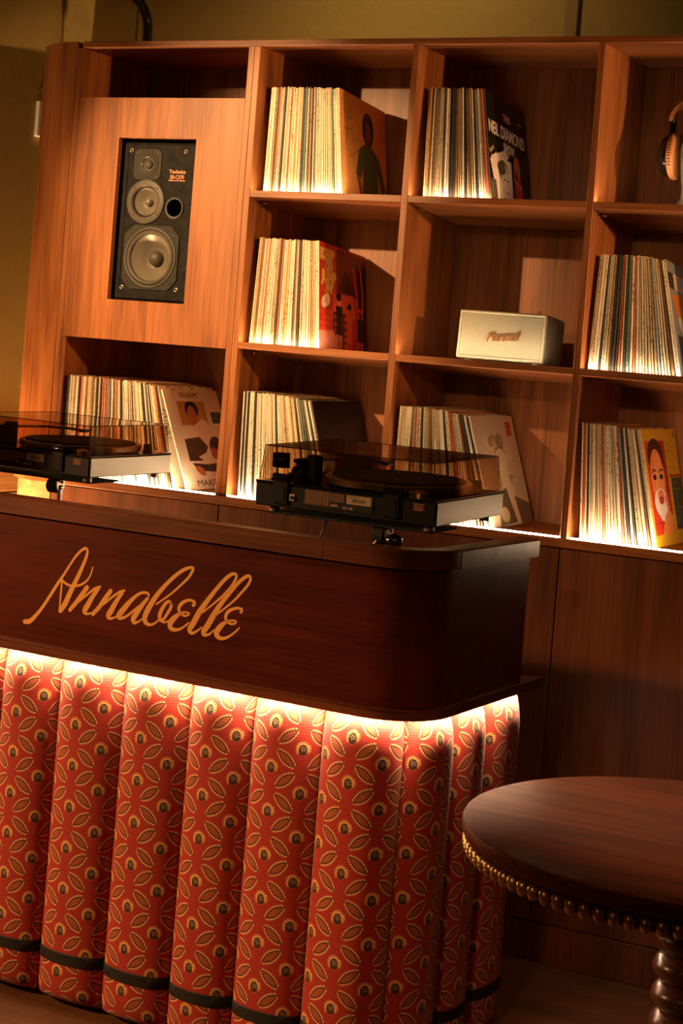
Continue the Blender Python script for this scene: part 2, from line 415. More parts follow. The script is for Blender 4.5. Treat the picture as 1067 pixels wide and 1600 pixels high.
wa = thing('wainscot', 'pale oak wainscot boards low on the wall behind the turntable at the photo edge', 'panelling', (-1.45, 0.0, 0.0)); wa['kind'] = 'structure'; wa.name = 'trim_3'
for k in range(6):
    y1 = 0.27 - k * 0.30
    for j in range(8):
        BX(-1.459, -1.44, y1 - 0.29, y1 if k else 0.39, 0.02 + j * 0.145, 0.16 + j * 0.145).build('board', M['oak_y'], wa, bevel=0.002)

# ------------------------------------------------------------------ record shelving
X0, X1L, X1R, X2L, X2R, X3L, X3R, X4L, X4R = -1.0761, -0.488, -0.4481, 0.0414, 0.0612, 0.5855, 0.6042, 1.1285, 1.147
D = 0.366
BT, BB, S2T, S2B, S1T, S1B, TB, TT = 1.1356, 1.1099, 1.5905, 1.5715, 2.0344, 2.0157, 2.4556, 2.4746
PT, PB = 2.3028, 1.5666
TILT = math.atan(0.028 / D)
sh = thing('record_shelving', 'tall cherry wood shelving full of records with lit shelves', 'shelving', (-1.0, 0.18, BT))
def quarter(x_in, y_back, rx, z0, z1, ry=0.24, n=16):
    """outline of the rounded left end, from the front face round to the side"""
    pts = [(x_in, 0.0)]
    for k in range(n + 1):
        a = math.pi / 2 * k / n; pts.append((x_in - rx * math.sin(a), ry * (1 - math.cos(a))))
    pts.append((x_in - rx, y_back)); pts.append((x_in, y_back))
    return pts
RXE = 0.24
BX(X0 - 0.004, X4R, 0.0, D + 0.012, TB, TT).build('top_board', M['wood_x'], sh, bevel=0.0015)
MB().prism(quarter(X0 - 0.022, D + 0.012, RXE, 0, 0), BT + 0.0006, TT, 'z').build('rounded_end', M['wood_z'], sh, smooth=True)
BX(X0 - 0.021, X0, 0.0, D, BT + 0.0006, TB).build('stile', M['wood_z'], sh, bevel=0.001)
for a, b in ((X1L, (X1L + X1R) / 2 - 0.0004), ((X1L + X1R) / 2 + 0.0004, X1R), (X2L, X2R), (X3L, X3R), (X4L, X4R)):
    BX(a, b, 0.0, D, BT + 0.0006, TB).build('divider', M['wood_z'], sh, bevel=0.001)
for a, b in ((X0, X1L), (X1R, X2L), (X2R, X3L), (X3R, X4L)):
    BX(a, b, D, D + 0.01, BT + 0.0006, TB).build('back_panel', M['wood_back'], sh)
# speaker front: a frame of four boards around the opening, flush with the dividers
SX0, SX1, SZ0, SZ1 = -0.920, -0.645, 1.689, 2.181
p = MB()
def ring(mb, x0, x1, z0, z1, a0, a1, c0, c1, y0, y1):
    vo = [(x0, z0), (x1, z0), (x1, z1), (x0, z1)]; vi = [(a0, c0), (a1, c0), (a1, c1), (a0, c1)]
    vs = [(q[0], y0, q[1]) for q in vo + vi] + [(q[0], y1, q[1]) for q in vo + vi]
    fs = []
    for i in range(4):
        j = (i + 1) % 4
        fs += [(i, j, 4 + j, 4 + i), (8 + i, 12 + i, 12 + j, 8 + j), (i, 8 + i, 8 + j, j), (4 + i, 4 + j, 12 + j, 12 + i)]
    mb.add(vs, fs); return mb
ring(p, X0 + 0.0008, X1L - 0.0008, PB, PT, SX0, SX1, SZ0, SZ1, 0.001, 0.020).build('speaker_panel', M['wood_z'], sh)
BX(X0, X1L, 0.020, D, PT - 0.03, PT - 0.012).build('shelf', M['wood_x'], sh)
BX(X0, X1L, 0.020, D, PB + 0.002, PB + 0.02).build('shelf', M['wood_x'], sh)
def tilted(x0, x1, zt, zb):
    dz = 0.028
    t = MB(); t.add([(x0, 0, zb), (x1, 0, zb), (x1, D, zb - dz), (x0, D, zb - dz), (x0, 0, zt), (x1, 0, zt), (x1, D, zt - dz), (x0, D, zt - dz)],
                    [(0, 3, 2, 1), (4, 5, 6, 7), (0, 1, 5, 4), (1, 2, 6, 5), (2, 3, 7, 6), (3, 0, 4, 7)])
    return t
def pins(x, z, par, tilt=0.028):
    for y in (0.075, 0.30):
        MB().lathe([(0.0035, 0), (0.0035, 0.016), (0.002, 0.017)], (x, y, z - 0.0045 - tilt * y / D), 'x', 8).build('shelf_pin', M['chrome'], par)
for zt, zb in ((S1T, S1B), (S2T, S2B)):
    for a, b in ((X1R, X2L), (X2R, X3L), (X3R, X4L)):
        s_ = tilted(a + 0.0003, b - 0.0003, zt, zb).build('shelf', M['wood_x'], sh, bevel=0.0008)
        BX(a + 0.006, b - 0.006, 0.009, 0.016, zt - 0.0030, zt - 0.0005).build('led_strip', M['led'], s_)
        pins(a, zb, s_)
pins(X0, PB + 0.002, sh, 0.0)

# ------------------------------------------------------------------ worktop and base cabinets
wt = thing('worktop', 'long cherry worktop carrying the lowest row of records', 'worktop', (-0.3, 0.18, BB))
BX(X0 - 0.02, X4R, -0.004, D + 0.012, BB, BT).build('board', M['wood_x'], wt, bevel=0.002)
MB().prism(quarter(X0 - 0.021, D + 0.012, RXE + 0.004, 0, 0), BB, BT, 'z').build('rounded_board_end', M['wood_x'], wt, smooth=True)
for a, b in ((X0, X1L), (X1R, X2L), (X2R, X3L), (X3R, X4L)):
    BX(a + 0.004, b - 0.004, 0.003, 0.013, BT - 0.002, BT + 0.0030).build('led_strip', M['led_base'], wt)
xs = [X0, -0.471, 0.0588, 0.588, 1.1174]
for k, nm in enumerate(('behind the turntable at the photo edge', 'below the square-lidded turntable', 'hidden mostly behind the counter corner', 'right of the counter and behind the round table')):
    a, b = xs[k], xs[k + 1]
    c = thing('base_cabinet', 'dark cherry base cabinet ' + nm, 'cabinet', ((a + b) / 2, 0.18, 0.0), group=None)
    BX(a, b, 0.021, D, 0.107, BB).build('carcass', M['door'], c)
    BX(a + 0.0015, b - 0.0015, 0.001, 0.021, 0.109, BB - 0.003).build('door', M['door'], c, bevel=0.001)
    BX(a, b, 0.03, D, 0.0, 0.107).build('plinth', M['door'], c)
ce = MB().prism(quarter(X0 - 0.001, D, RXE + 0.005, 0, 0), 0.0, BB, 'z').build('base_cabinet', M['oak'], smooth=True)
tag(ce, 'pale oak rounded cabinet end below the worktop by the left wall', 'cabinet')
bs = BX(X0, X4R, 0.004, 0.029, 0.0, 0.105).build('baseboard_back', M['door'], bevel=0.002)
struct(bs, 'dark skirting along the foot of the base cabinets', 'baseboard')

# ------------------------------------------------------------------ record sleeves
def sleeve_mesh(t, name):
    """folded card sleeve: rounded spine at the front (y=0), hollow edge at the back"""
    S, H = 0.311, 0.313
    prof = [(0.0, 0.0012), (t * .25, 0.0), (t * .75, 0.0), (t, 0.0012), (t, S), (t * .68, S), (t * .62, S - 0.012), (t * .38, S - 0.012), (t * .32, S), (0.0, S)]
    mb = MB().prism(prof, 0.0, H, 'z')
    me_o = mb.build(name, M['spine'])
    me = me_o.data; bpy.data.objects.remove(me_o)
    return me
THK = [0.0042, 0.0052, 0.0062, 0.0078]
SL = [sleeve_mesh(t, 'record_sleeve') for t in THK]
PAL = [((0.80, 0.69, 0.50), 'cream', 11), ((0.85, 0.77, 0.62), 'white', 8), ((0.62, 0.47, 0.29), 'tan', 6), ((0.72, 0.58, 0.40), 'straw', 4),
       ((0.035, 0.03, 0.028), 'black', 4), ((0.20, 0.11, 0.06), 'brown', 3), ((0.62, 0.14, 0.06), 'red', 2), ((0.72, 0.34, 0.12), 'orange', 2),
       ((0.12, 0.20, 0.15), 'green', 1), ((0.28, 0.33, 0.35), 'blue-grey', 1), ((0.52, 0.36, 0.16), 'ochre', 2)]
PW = [q for q in PAL for _ in range(q[2])]

def cover_mat(key):
    n = 300
    if key == 'orange':
        a = Art((225, 130, 40), n); a.grad((236, 168, 96), (206, 112, 16), 0.5 * a.x * 1.3 + 0.5 * (1 - a.y) * 0.9 - 0.1)
        a.ell(.60, .27, .125, .165, (36, 20, 14)); a.ell(.60, .30, .065, .105, (120, 62, 34)); a.rect(.555, .37, .645, .46, (110, 56, 30))
        a.poly([(.40, .49), (.52, .425), (.68, .425), (.84, .52), (.97, .80), (.88, .84), (.80, .66), (.80, .97), (.46, .97), (.47, .66), (.42, .78), (.32, .74)], (72, 84, 50))
        a.poly([(.33, .75), (.41, .79), (.47, .95), (.42, .97)], (130, 66, 36)); a.poly([(.89, .84), (.96, .81), (.95, .99), (.88, .99)], (130, 66, 36))
        a.poly([(.48, .9), (.62, .97), (.6, 1), (.47, 1)], (226, 210, 180))
        g = (120, 106, 80)
        a.line([(.18, .22), (.20, .16), (.24, .22), (.17, .26), (.15, .23)], .009, g); a.line([(.26, .10), (.25, .25)], .009, g)
        a.line([(.08, .36), (.22, .34)], .008, g); a.line([(.16, .36), (.12, .48)], .008, g); a.line([(.26, .30), (.25, .46), (.29, .43), (.33, .47), (.35, .38)], .008, g)
        a.line([(.22, .60), (.36, .52), (.42, .50)], .008, g); a.line([(.18, .55), (.30, .64)], .007, g)
    elif key == 'show':
        a = Art((16, 13, 12), n)
        a.poly([(.02, .60), (.40, .48), (.52, .51), (.10, .82), (.06, .70)], (226, 200, 180)); a.poly([(.0, .47), (.20, .47), (.04, .62), (.0, .62)], (24, 18, 16))
        a.rect(.02, .80, .20, 1, (88, 76, 54)); a.poly([(.14, .70), (.34, .56), (.56, .56), (.56, 1), (.17, 1)], (232, 218, 196))
        a.ell(.34, .68, .12, .10, (104, 84, 66)); a.ell(.38, .78, .10, .16, (228, 206, 178)); a.ell(.30, .66, .10, .06, (90, 72, 56))
        a.line([(.34, .76), (.39, .75)], .014, (90, 70, 56)); a.line([(.43, .76), (.47, .75)], .014, (90, 70, 56)); a.line([(.40, .87), (.46, .87)], .012, (130, 90, 70))
        a.ell(.41, 1.0, .15, .08, (214, 196, 170))
        a.ell(.70, .60, .085, .12, (196, 104, 40)); a.ell(.72, .80, .10, .14, (190, 66, 28)); a.poly([(.62, .88), (.82, .9), (.78, 1), (.64, 1)], (178, 70, 30))
        a.line([(.60, .70), (.80, .76)], .016, (230, 190, 150)); a.ell(.68, .66, .03, .05, (90, 34, 18)); a.line([(.80, .14), (.90, .15)], .012, (210, 180, 150))
    elif key == 'dance':
        a = Art((190, 44, 26), n)
        a.poly([(.36, .02), (.98, .02), (.98, .5), (.70, .42), (.36, .45)], (110, 22, 22)); a.poly([(.40, .40), (.56, .20), (.80, .44)], (58, 16, 24)); a.rect(.82, .1, 1, 1, (42, 16, 14))
        a.poly([(.30, .46), (.72, .42), (.78, .64), (.28, .7)], (214, 84, 44)); a.rect(.30, .62, .62, .98, (58, 16, 24))
        for i in range(3):
            for j in range(5): a.rect(.32 + i * .10, .64 + j * .066, .39 + i * .10, .69 + j * .066, (190, 60, 40))
        for i in range(4):
            for j in range(4): a.ell(.06 + i * .06 + (j % 2) * .03, .64 + j * .055, .027, .024, (206, 70, 40))
        a.poly([(0, .83), (.30, .80), (.46, 1), (0, 1)], (226, 140, 110)); a.ell(.14, .54, .10, .06, (240, 206, 170), -.5)
        def fig(x, y, s, skin, suit):
            a.ell(x, y, .045 * s, .05 * s, skin); a.ell(x - .01, y - .03 * s, .055 * s, .04 * s, (30, 12, 10))
            a.poly([(x - .07 * s, y + .06 * s), (x + .07 * s, y + .06 * s), (x + .055 * s, y + .24 * s), (x + .07 * s, y + .34 * s), (x - .07 * s, y + .34 * s), (x - .05 * s, y + .24 * s)], suit)
            a.poly([(x - .07 * s, y + .33 * s), (x - .005, y + .33 * s), (x - .02, 1), (x - .07 * s, 1)], skin); a.poly([(x + .005, y + .33 * s), (x + .07 * s, y + .33 * s), (x + .06 * s, 1), (x + .01, 1)], skin)
        fig(.42, .50, 1.0, (226, 130, 90), (30, 30, 28)); fig(.64, .56, .95, (214, 92, 50), (222, 96, 52)); fig(.88, .52, 1.0, (210, 84, 44), (46, 22, 52))
        a.line([(.60, .70), (.56, .54), (.66, .47), (.74, .60), (.70, .68)], .03, (220, 96, 54)); a.line([(.84, .62), (.80, .42), (.72, .16)], .03, (214, 88, 48)); a.line([(.92, .62), (.93, .40), (.86, .10)], .03, (214, 88, 48))
    elif key == 'white':
        a = Art((222, 208, 180), n); a.rect(.20, .115, .70, .36, (176, 134, 62)); a.poly([(.60, .2), (.72, .36), (.86, .40), (.5, .3)], (190, 150, 80))
        a.ell(.44, .20, .12, .085, (36, 20, 16)); a.ell(.43, .26, .085, .10, (176, 106, 66)); a.rect(.39, .32, .48, .42, (160, 92, 56))
        a.poly([(.34, .39), (.60, .29), (.84, .44), (.76, .52), (.52, .52), (.32, .50)], (226, 208, 180)); a.poly([(.18, .50), (.46, .48), (.58, .58), (.44, .72), (.18, .72)], (60, 44, 34))
        a.ell(.74, .60, .13, .12, (52, 22, 20)); a.poly([(.62, .58), (.78, .62), (.78, .74), (.62, .70)], (168, 84, 44)); a.poly([(.36, .68), (.52, .64), (.70, .72), (.56, .78)], (224, 206, 186))
        a.poly([(.22, .74), (.50, .76), (.82, .74), (.90, .86), (.70, .84), (.30, .82)], (46, 34, 28)); a.ell(.34, .82, .09, .04, (190, 110, 70), .4)
        a.rect(.78, .225, .985, .345, (28, 66, 44))
        a.put(np.zeros_like(a.x, bool), (0, 0, 0))
    elif key == 'black':
        a = Art((20, 17, 14), n)
        a.ell(.20, .25, .05, .16, (40, 33, 26), -.3); a.ell(.30, .45, .06, .08, (38, 31, 25)); a.line([(.28, .14), (.55, .30), (.75, .42)], .01, (38, 34, 30))
    elif key == 'foliage':
        a = Art((196, 178, 146), n); r = random.Random(3)
        for k in range(46):
            cx, cy = .50 + r.gauss(0, .13), .20 + r.random() * .42
            a.ell(cx, cy, .02 + r.random() * .05, .03 + r.random() * .07, (120, 104, 78) if r.random() < .5 else (214, 194, 160), r.random() * 3, .6)
        a.ell(.52, .42, .13, .12, (220, 198, 164)); a.poly([(.42, .52), (.60, .48), (.70, .75), (.82, .95), (.55, 1), (.46, .7)], (216, 192, 156))
        a.poly([(.30, .70), (.50, .66), (.62, .98), (.2, 1)], (92, 78, 58)); a.ell(.36, .9, .10, .07, (186, 166, 126)); a.poly([(.66, .74), (1, .82), (1, 1), (.72, 1)], (100, 84, 60))
        a.rect(.77, .045, .93, .20, (226, 190, 150)); a.rect(.785, .055, .915, .19, (176, 14, 18))
        for k in range(5): a.line([(.80, .08 + k * .022), (.90, .08 + k * .022)], .005, (210, 110, 90))
    elif key == 'yellow':
        a = Art((206, 160, 34), n); a.rect(.06, .10, .62, .90, (196, 52, 30)); a.rect(.40, .10, .62, .90, (168, 24, 30)); a.line([(.06, .34), (.62, .34)], .006, (120, 30, 20)); a.line([(.06, .80), (.62, .80)], .006, (120, 30, 20))
        a.ell(.32, .24, .22, .16, (40, 18, 18)); a.ell(.32, .42, .20, .25, (226, 128, 70)); a.ell(.36, .42, .12, .22, (232, 150, 92))
        for ex in (.23, .42):
            a.ell(ex, .41, .05, .025, (44, 26, 24)); a.line([(ex - .06, .37), (ex, .345), (ex + .06, .36)], .016, (56, 24, 18))
        a.line([(.34, .40), (.35, .52), (.31, .535)], .012, (190, 92, 50)); a.ell(.33, .63, .19, .12, (232, 218, 206)); a.ell(.34, .57, .09, .05, (226, 128, 70)); a.ell(.34, .61, .07, .035, (176, 50, 36)); a.ell(.33, .72, .09, .07, (226, 210, 196))
        a.poly([(.44, .58), (.52, .55), (.56, .68), (.50, .72)], (206, 120, 90)); a.poly([(.36, .78), (.50, .68), (.62, .76), (.60, .90), (.26, .90)], (222, 140, 76))
        for k in range(4): a.line([(.40 + k * .05, .74), (.42 + k * .05, .84)], .008, (176, 92, 44))
        a.rect(.70, .43, 1.0, .88, (22, 56, 38)); a.rect(.66, .40, 1.0, .425, (150, 60, 24))
        for k in range(12): a.line([(.74, .47 + k * .032), (.74 + (.10 + .13 * ((k * 7) % 5) / 5), .47 + k * .032)], .006, (140, 150, 120))
        for k in range(7): a.line([(.68, .13 + k * .035), (.74 + (.03 + .15 * ((k * 3) % 5) / 5), .13 + k * .035)], .006, (150, 104, 24))
        a.ell(.93, .05, .02, .03, (60, 46, 20))
    else:  # mixed
        a = Art((126, 134, 136), n); a.rect(.0, .10, 1, .24, (206, 196, 176)); a.rect(0, .10, .18, .24, (60, 50, 44))
        for k in range(12): a.line([(.1 + k * .07, .12), (.1 + k * .07, .22)], .01, (90, 84, 76))
        a.poly([(.05, .30), (.4, .26), (.7, .5), (.9, .9), (.5, .6), (.2, .55)], (196, 118, 46)); a.ell(.30, .56, .14, .07, (214, 190, 160), .5); a.rect(.1, .64, 1, 1, (60, 52, 44))
    return image_mat('cover_print_' + key, a.a, 0.42)

def cover_text(par, t, lines, rot=0.0):
    """lines: (text, u, v, height, width, material) in cover coordinates, v down"""
    for (s_, u, v, h, wd, m, sl, b) in lines:
        mt = Matrix.Translation((t + 0.0004, u * 0.314, (1 - v) * 0.314)) @ Matrix(((0, 0, 1, 0), (1, 0, 0, 0), (0, 1, 0, 0), (0, 0, 0, 1))) @ Matrix.Rotation(sl, 4, 'Z')
        text_obj('cover_lettering', s_, m, par, mt, size=h * 0.314 * 1.38, width=wd * 0.314, depth=0.00015, bold=b * 0.314)

def cover_record(x, y0, z, rx, lean, key, label, lines):
    t = 0.0055; S = 0.313
    mb = MB(); prof = [(0.0, 0.0012), (t * .25, 0.0), (t * .75, 0.0), (t, 0.0012), (t, S), (t * .68, S), (t * .62, S - 0.012), (t * .38, S - 0.012), (t * .32, S), (0.0, S)]
    mb.prism(prof, 0.0, S, 'z')
    for i, f in enumerate(mb.f):
        xsf = [mb.v[k][0] for k in f]
        if min(xsf) > t - 1e-6: mb.m[i] = 1
    uv = [(p[1] / S, p[2] / S) for p in mb.v]
    o = mb.build('record_sleeve', [M['spine'], cover_mat(key)], uv=uv)
    o.location = (x, y0, z); o.rotation_euler = (rx, lean, 0, )
    o.rotation_mode = 'XYZ'
    o.matrix_world = Matrix.Translation((x, y0, z)) @ Matrix.Rotation(rx, 4, 'X') @ Matrix.Rotation(lean, 4, 'Y')
    o.color = (0.80, 0.72, 0.60, 1) if key not in ('black', 'show') else (0.10, 0.08, 0.06, 1)
    tag(o, label, 'record')
    cover_text(o, t, lines)
    return o

def records(xa, xtop_a, xb, lean_b, zs, tilt, where, grp, cover, clabel, lines, skew=1.6, last_extra=0.0, seed=1):
    """a row of sleeves leaning more and more to the left until the last one, whose cover faces out"""
    r = random.Random(seed)
    hz = 0.305
    la = (xa - xtop_a) / hz
    # top width available = sum of thicknesses
    xtb = xb - math.tan(lean_b) * hz
    gap0 = 0.0003
    items = []; wsum = 0
    total = xtb - xtop_a - (0.006 if not last_extra else 0.012)
    while wsum < total - 0.004:
        k = r.choices((0, 1, 2, 3), (3, 5, 4, 2))[0]; items.append(k); wsum += THK[k] + gap0
    sc = total / wsum
    n = len(items); x_t = xtop_a
    lb = math.tan(lean_b) - last_extra
    for i, k in enumerate(items):
        f = (i / max(1, n - 1)) ** skew
        slope = la + (lb - la) * f
        lean = math.atan(slope)
        xbtm = x_t + slope * hz
        y0 = 0.0195 + r.random() * 0.004
        z = zs - math.tan(tilt) * y0 + 0.0006
        col, word, _ = r.choice(PW)
        j = 0.85 + r.random() * 0.25
        o = bpy.data.objects.new('record_sleeve', SL[k]); COL.objects.link(o)
        th = THK[k] * sc
        o.matrix_world = Matrix.Translation((xbtm, y0, z)) @ Matrix.Rotation(-tilt, 4, 'X') @ Matrix.Rotation(-lean, 4, 'Y') @ Matrix.Diagonal((min(1.0, sc * math.cos(lean)), 1, 0.985 + r.random() * 0.015, 1))
        o.color = (min(1, col[0] * j), min(1, col[1] * j), min(1, col[2] * j), 1)
        tag(o, '%s-spined record sleeve, %s from the left %s' % (word, ordinal(i + 1), grp), 'record', 'records ' + grp)
        x_t += (THK[k] + gap0) * sc
    y0 = 0.0215
    cover_record(xb - 0.0058, y0, zs - math.tan(tilt) * y0 + 0.0006, -tilt, -lean_b, cover, clabel, lines)
    return n
R_ = math.radians
def ordinal(n):
    one = 'zeroth first second third fourth fifth sixth seventh eighth ninth tenth eleventh twelfth thirteenth fourteenth fifteenth sixteenth seventeenth eighteenth nineteenth'.split()
    if n < 20: return one[n]
    ten = {2: 'twent', 3: 'thirt', 4: 'fort', 5: 'fift'}[n // 10]
    return ten + 'ieth' if n % 10 == 0 else ten + 'y-' + one[n % 10]
tot = 0
tot += records(-0.4176, -0.428, -0.157, R_(8.6), S1T, TILT, 'on the top shelf beside the orange cover', 'beside the orange cover', 'orange',
        'orange record cover showing a figure in a green jumper, end of its row', [], seed=11)
tot += records(0.0962, 0.079, 0.305, R_(10.4), S1T, TILT, 'on the top shelf beside the black show cover', 'beside the black show cover', 'show',
        'black record cover with large cream title above a white portrait square', [
            ('THE', .50, .17, .062, .17, M['text_orange'], 0, .004), ('NEIL DIAMOND', .49, .325, .115, .90, M['text_pale'], 0, .004),
            ('SHOW', .52, .455, .085, .28, M['text_pale'], 0, .004), ('hors', .08, .525, .05, .11, M['text_pale'], .55, 0), ('de cour', .12, .585, .05, .17, M['text_pale'], .55, 0)], seed=12)
tot += records(-0.4241, -0.4275, -0.192, R_(7.0), S2T, TILT, 'on the middle shelf beside the red dancers cover', 'beside the red dancers cover', 'dance',
        'red record cover with yellow bubble title and dancing figures', [
            ('KEEP', .165, .115, .10, .30, M['text_yellow'], 0, .012), ('ON', .20, .22, .09, .16, M['text_yellow'], 0, .012),
            ('JUMP', .20, .32, .10, .32, M['text_yellow'], 0, .012), ("IN'", .21, .42, .09, .16, M['text_yellow'], 0, .012)], seed=13)
tot += records(0.6168, 0.6190, 0.872, R_(13.4), S2T, TILT, 'on the middle shelf at the photo edge', 'on the middle shelf at the photo edge', 'mixed',
        'grey and tan record cover on the middle shelf at the photo edge', [], seed=14)
tot += records(-1.058, -1.0594, -0.595, R_(21.5), BT, 0, 'in the row below the hi-fi speaker', 'below the hi-fi speaker', 'white',
        'white record cover with a seated pair in a tan square and a green sticker', [
            ('WHAM!', .44, .062, .062, .34, M['text_dark'], 0, 0), ('MAKE IT BIG', .62, .945, .062, .80, M['text_dark'], 0, 0)], skew=2.0, last_extra=0.12, seed=15)
tot += records(-0.4229, -0.4294, -0.112, R_(16.7), BT, 0, 'in the row ending with the all-black cover', 'in the row ending with the all-black cover', 'black',
        'all-black record cover with faint pale lettering behind the turntable lid', [('FACES', .66, .49, .075, .34, M['text_pale'], 0, 0)], seed=16)
tot += records(0.0740, 0.0777, 0.386, R_(17.6), BT, 0, 'in the row ending with the beige leafy cover', 'in the row ending with the beige leafy cover', 'foliage',
        'beige record cover with leafy figure and small red sticker', [], seed=17)
tot += records(0.6336, 0.6150, 0.845, R_(12.7), BT, 0, 'in the brightly lit row beside the yellow cover', 'beside the yellow cover', 'yellow',
        'yellow record cover with a face in shaving foam and a green text box', [], seed=18)
print('RECORDS', tot + 8)

# ------------------------------------------------------------------ hi-fi speaker in the panel
hs = thing('hifi_speaker', 'black three-way hi-fi speaker set into the cherry panel', 'speaker', ((SX0 + SX1) / 2, 0.15, PB + 0.02))
YF = 0.024
cabo = BX(SX0 + 0.004, SX1 - 0.001, YF, 0.26, SZ0 + 0.001, SZ1 - 0.010).build('cabinet', M['ash'], hs, bevel=0.007, seg=1)
def drill(o, holes):
    """cut round recesses into the front"""
    for (x, z, r, d) in holes:
        c = MB().lathe([(r, -0.05), (r, d)], (x, YF, z), 'y', 48).build('cutter', M['ash'], hs)
        md_ = o.modifiers.new('cut', 'BOOLEAN'); md_.object = c; md_.operation = 'DIFFERENCE'; md_.solver = 'EXACT'
        dg = bpy.context.evaluated_depsgraph_get(); me = bpy.data.meshes.new_from_object(o.evaluated_get(dg))
        o.modifiers.clear(); o.data = me; bpy.data.objects.remove(c)
drill(cabo, [(-0.7890, 1.8225, 0.0870, 0.055), (-0.8215, 1.9915, 0.0465, 0.035), (-0.8235, 2.1045, 0.0245, 0.02), (-0.7170, 1.9755, 0.0266, 0.12)])
fr = ring(MB(), SX0 + 0.012, SX1 - 0.004, SZ0 + 0.008, SZ1 - 0.018, SX0 + 0.026, SX1 - 0.013, SZ0 + 0.020, SZ1 - 0.030, YF - 0.002, YF + 0.004)
fr.build('baffle_rim', M['ash'], hs, bevel=0.001)
def octo(cx, cz, hx, hz, c): return [(cx - hx + c, cz - hz), (cx + hx - c, cz - hz), (cx + hx, cz - hz + c), (cx + hx, cz + hz - c), (cx + hx - c, cz + hz), (cx - hx + c, cz + hz), (cx - hx, cz + hz - c), (cx - hx, cz - hz + c)]
def screws(par, pts, y):
    for (x, z) in pts: MB().lathe([(0.0032, 0), (0.0032, 0.0012), (0.0018, 0.0024)], (x, y, z), '-y', 10).build('screw', M['chrome'], par)
def holed(poly, cx, cz, r, y0, y1, n=64):
    """flat plate with a polygon outline and a round hole"""
    out = []
    m = len(poly)
    for k in range(n):
        a = 2 * math.pi * k / n; d = (math.cos(a), math.sin(a)); best = None
        for i in range(m):
            (x1, z1), (x2, z2) = poly[i], poly[(i + 1) % m]; ex, ez = x2 - x1, z2 - z1
            den = d[0] * ez - d[1] * ex
            if abs(den) < 1e-12: continue
            t_ = ((x1 - cx) * ez - (z1 - cz) * ex) / den; u_ = ((x1 - cx) * d[1] - (z1 - cz) * d[0]) / den
            if t_ > 0 and -1e-6 <= u_ <= 1 + 1e-6 and (best is None or t_ < best): best = t_
        out.append((cx + d[0] * best, cz + d[1] * best, cx + d[0] * r, cz + d[1] * r))
    vs = []; fs = []
    for o_ in out: vs += [(o_[0], y0, o_[1]), (o_[2], y0, o_[3]), (o_[2], y1, o_[3]), (o_[0], y1, o_[1])]
    for k in range(n):
        q = (k + 1) % n
        for e in range(4): fs.append((4 * k + e, 4 * k + (e + 1) % 4, 4 * q + (e + 1) % 4, 4 * q + e))
    return MB().add(vs, fs)
# woofer
wx, wz = -0.7890, 1.8225
wf = holed(octo(wx, wz, 0.098, 0.097, 0.030), wx, wz, 0.0868, YF - 0.004, YF + 0.001).build('woofer', M['frame_dark'], hs)
MB().lathe([(0.0915, 0.004), (0.0915, 0.0068), (0.089, 0.0075), (0.0865, 0.0066), (0.0865, 0.004)], (wx, YF, wz), '-y', 48, cap=False).build('trim_ring', M['frame_grey'], wf, smooth=True)
MB().lathe([(0.0868, 0.0015), (0.084, 0.006), (0.0785, 0.0085), (0.073, 0.006), (0.0695, -0.002)], (wx, YF, wz), '-y', 48, cap=False).build('surround', M['frame_grey'], wf, smooth=True)
MB().lathe([(0.0700, -0.001), (0.055, -0.0135), (0.038, -0.026), (0.024, -0.035), (0.001, -0.036)], (wx, YF, wz), '-y', 48, cap=False).build('cone', M['cone'], wf, smooth=True)
MB().lathe([(0.0255, -0.0345), (0.0235, -0.0235), (0.018, -0.0165), (0.010, -0.0125), (0.001, -0.0115)], (wx, YF, wz), '-y', 32).build('dust_cap', M['frame_grey'], wf, smooth=True)
screws(wf, [(wx - 0.077, wz + 0.074), (wx + 0.077, wz + 0.074), (wx - 0.077, wz - 0.074), (wx + 0.077, wz - 0.074)], YF - 0.004)
# midrange
mx_, mz = -0.8215, 1.9915
md = MB().lathe([(0.067, 0.0), (0.067, 0.004), (0.063, 0.006), (0.051, 0.006), (0.0463, 0.002), (0.0463, -0.006)], (mx_, YF, mz), '-y', 48, cap=False).build('midrange', M['frame_grey'], hs, smooth=True)
MB().lathe([(0.0463, -0.003), (0.0445, 0.000), (0.042, -0.003)], (mx_, YF, mz), '-y', 40, cap=False).build('surround', M['frame_dark'], md, smooth=True)
MB().lathe([(0.0425, -0.003), (0.030, -0.012), (0.014, -0.021), (0.001, -0.022)], (mx_, YF, mz), '-y', 40, cap=False).build('cone', M['cone'], md, smooth=True)
MB().lathe([(0.0135, -0.021), (0.0125, -0.013), (0.008, -0.008), (0.001, -0.0065)], (mx_, YF, mz), '-y', 24).build('dust_cap', M['cone'], md, smooth=True)
screws(md, [(mx_ + 0.056 * math.cos(a), mz + 0.056 * math.sin(a)) for a in (0.8, 2.35, 3.95, 5.5)], YF - 0.006)
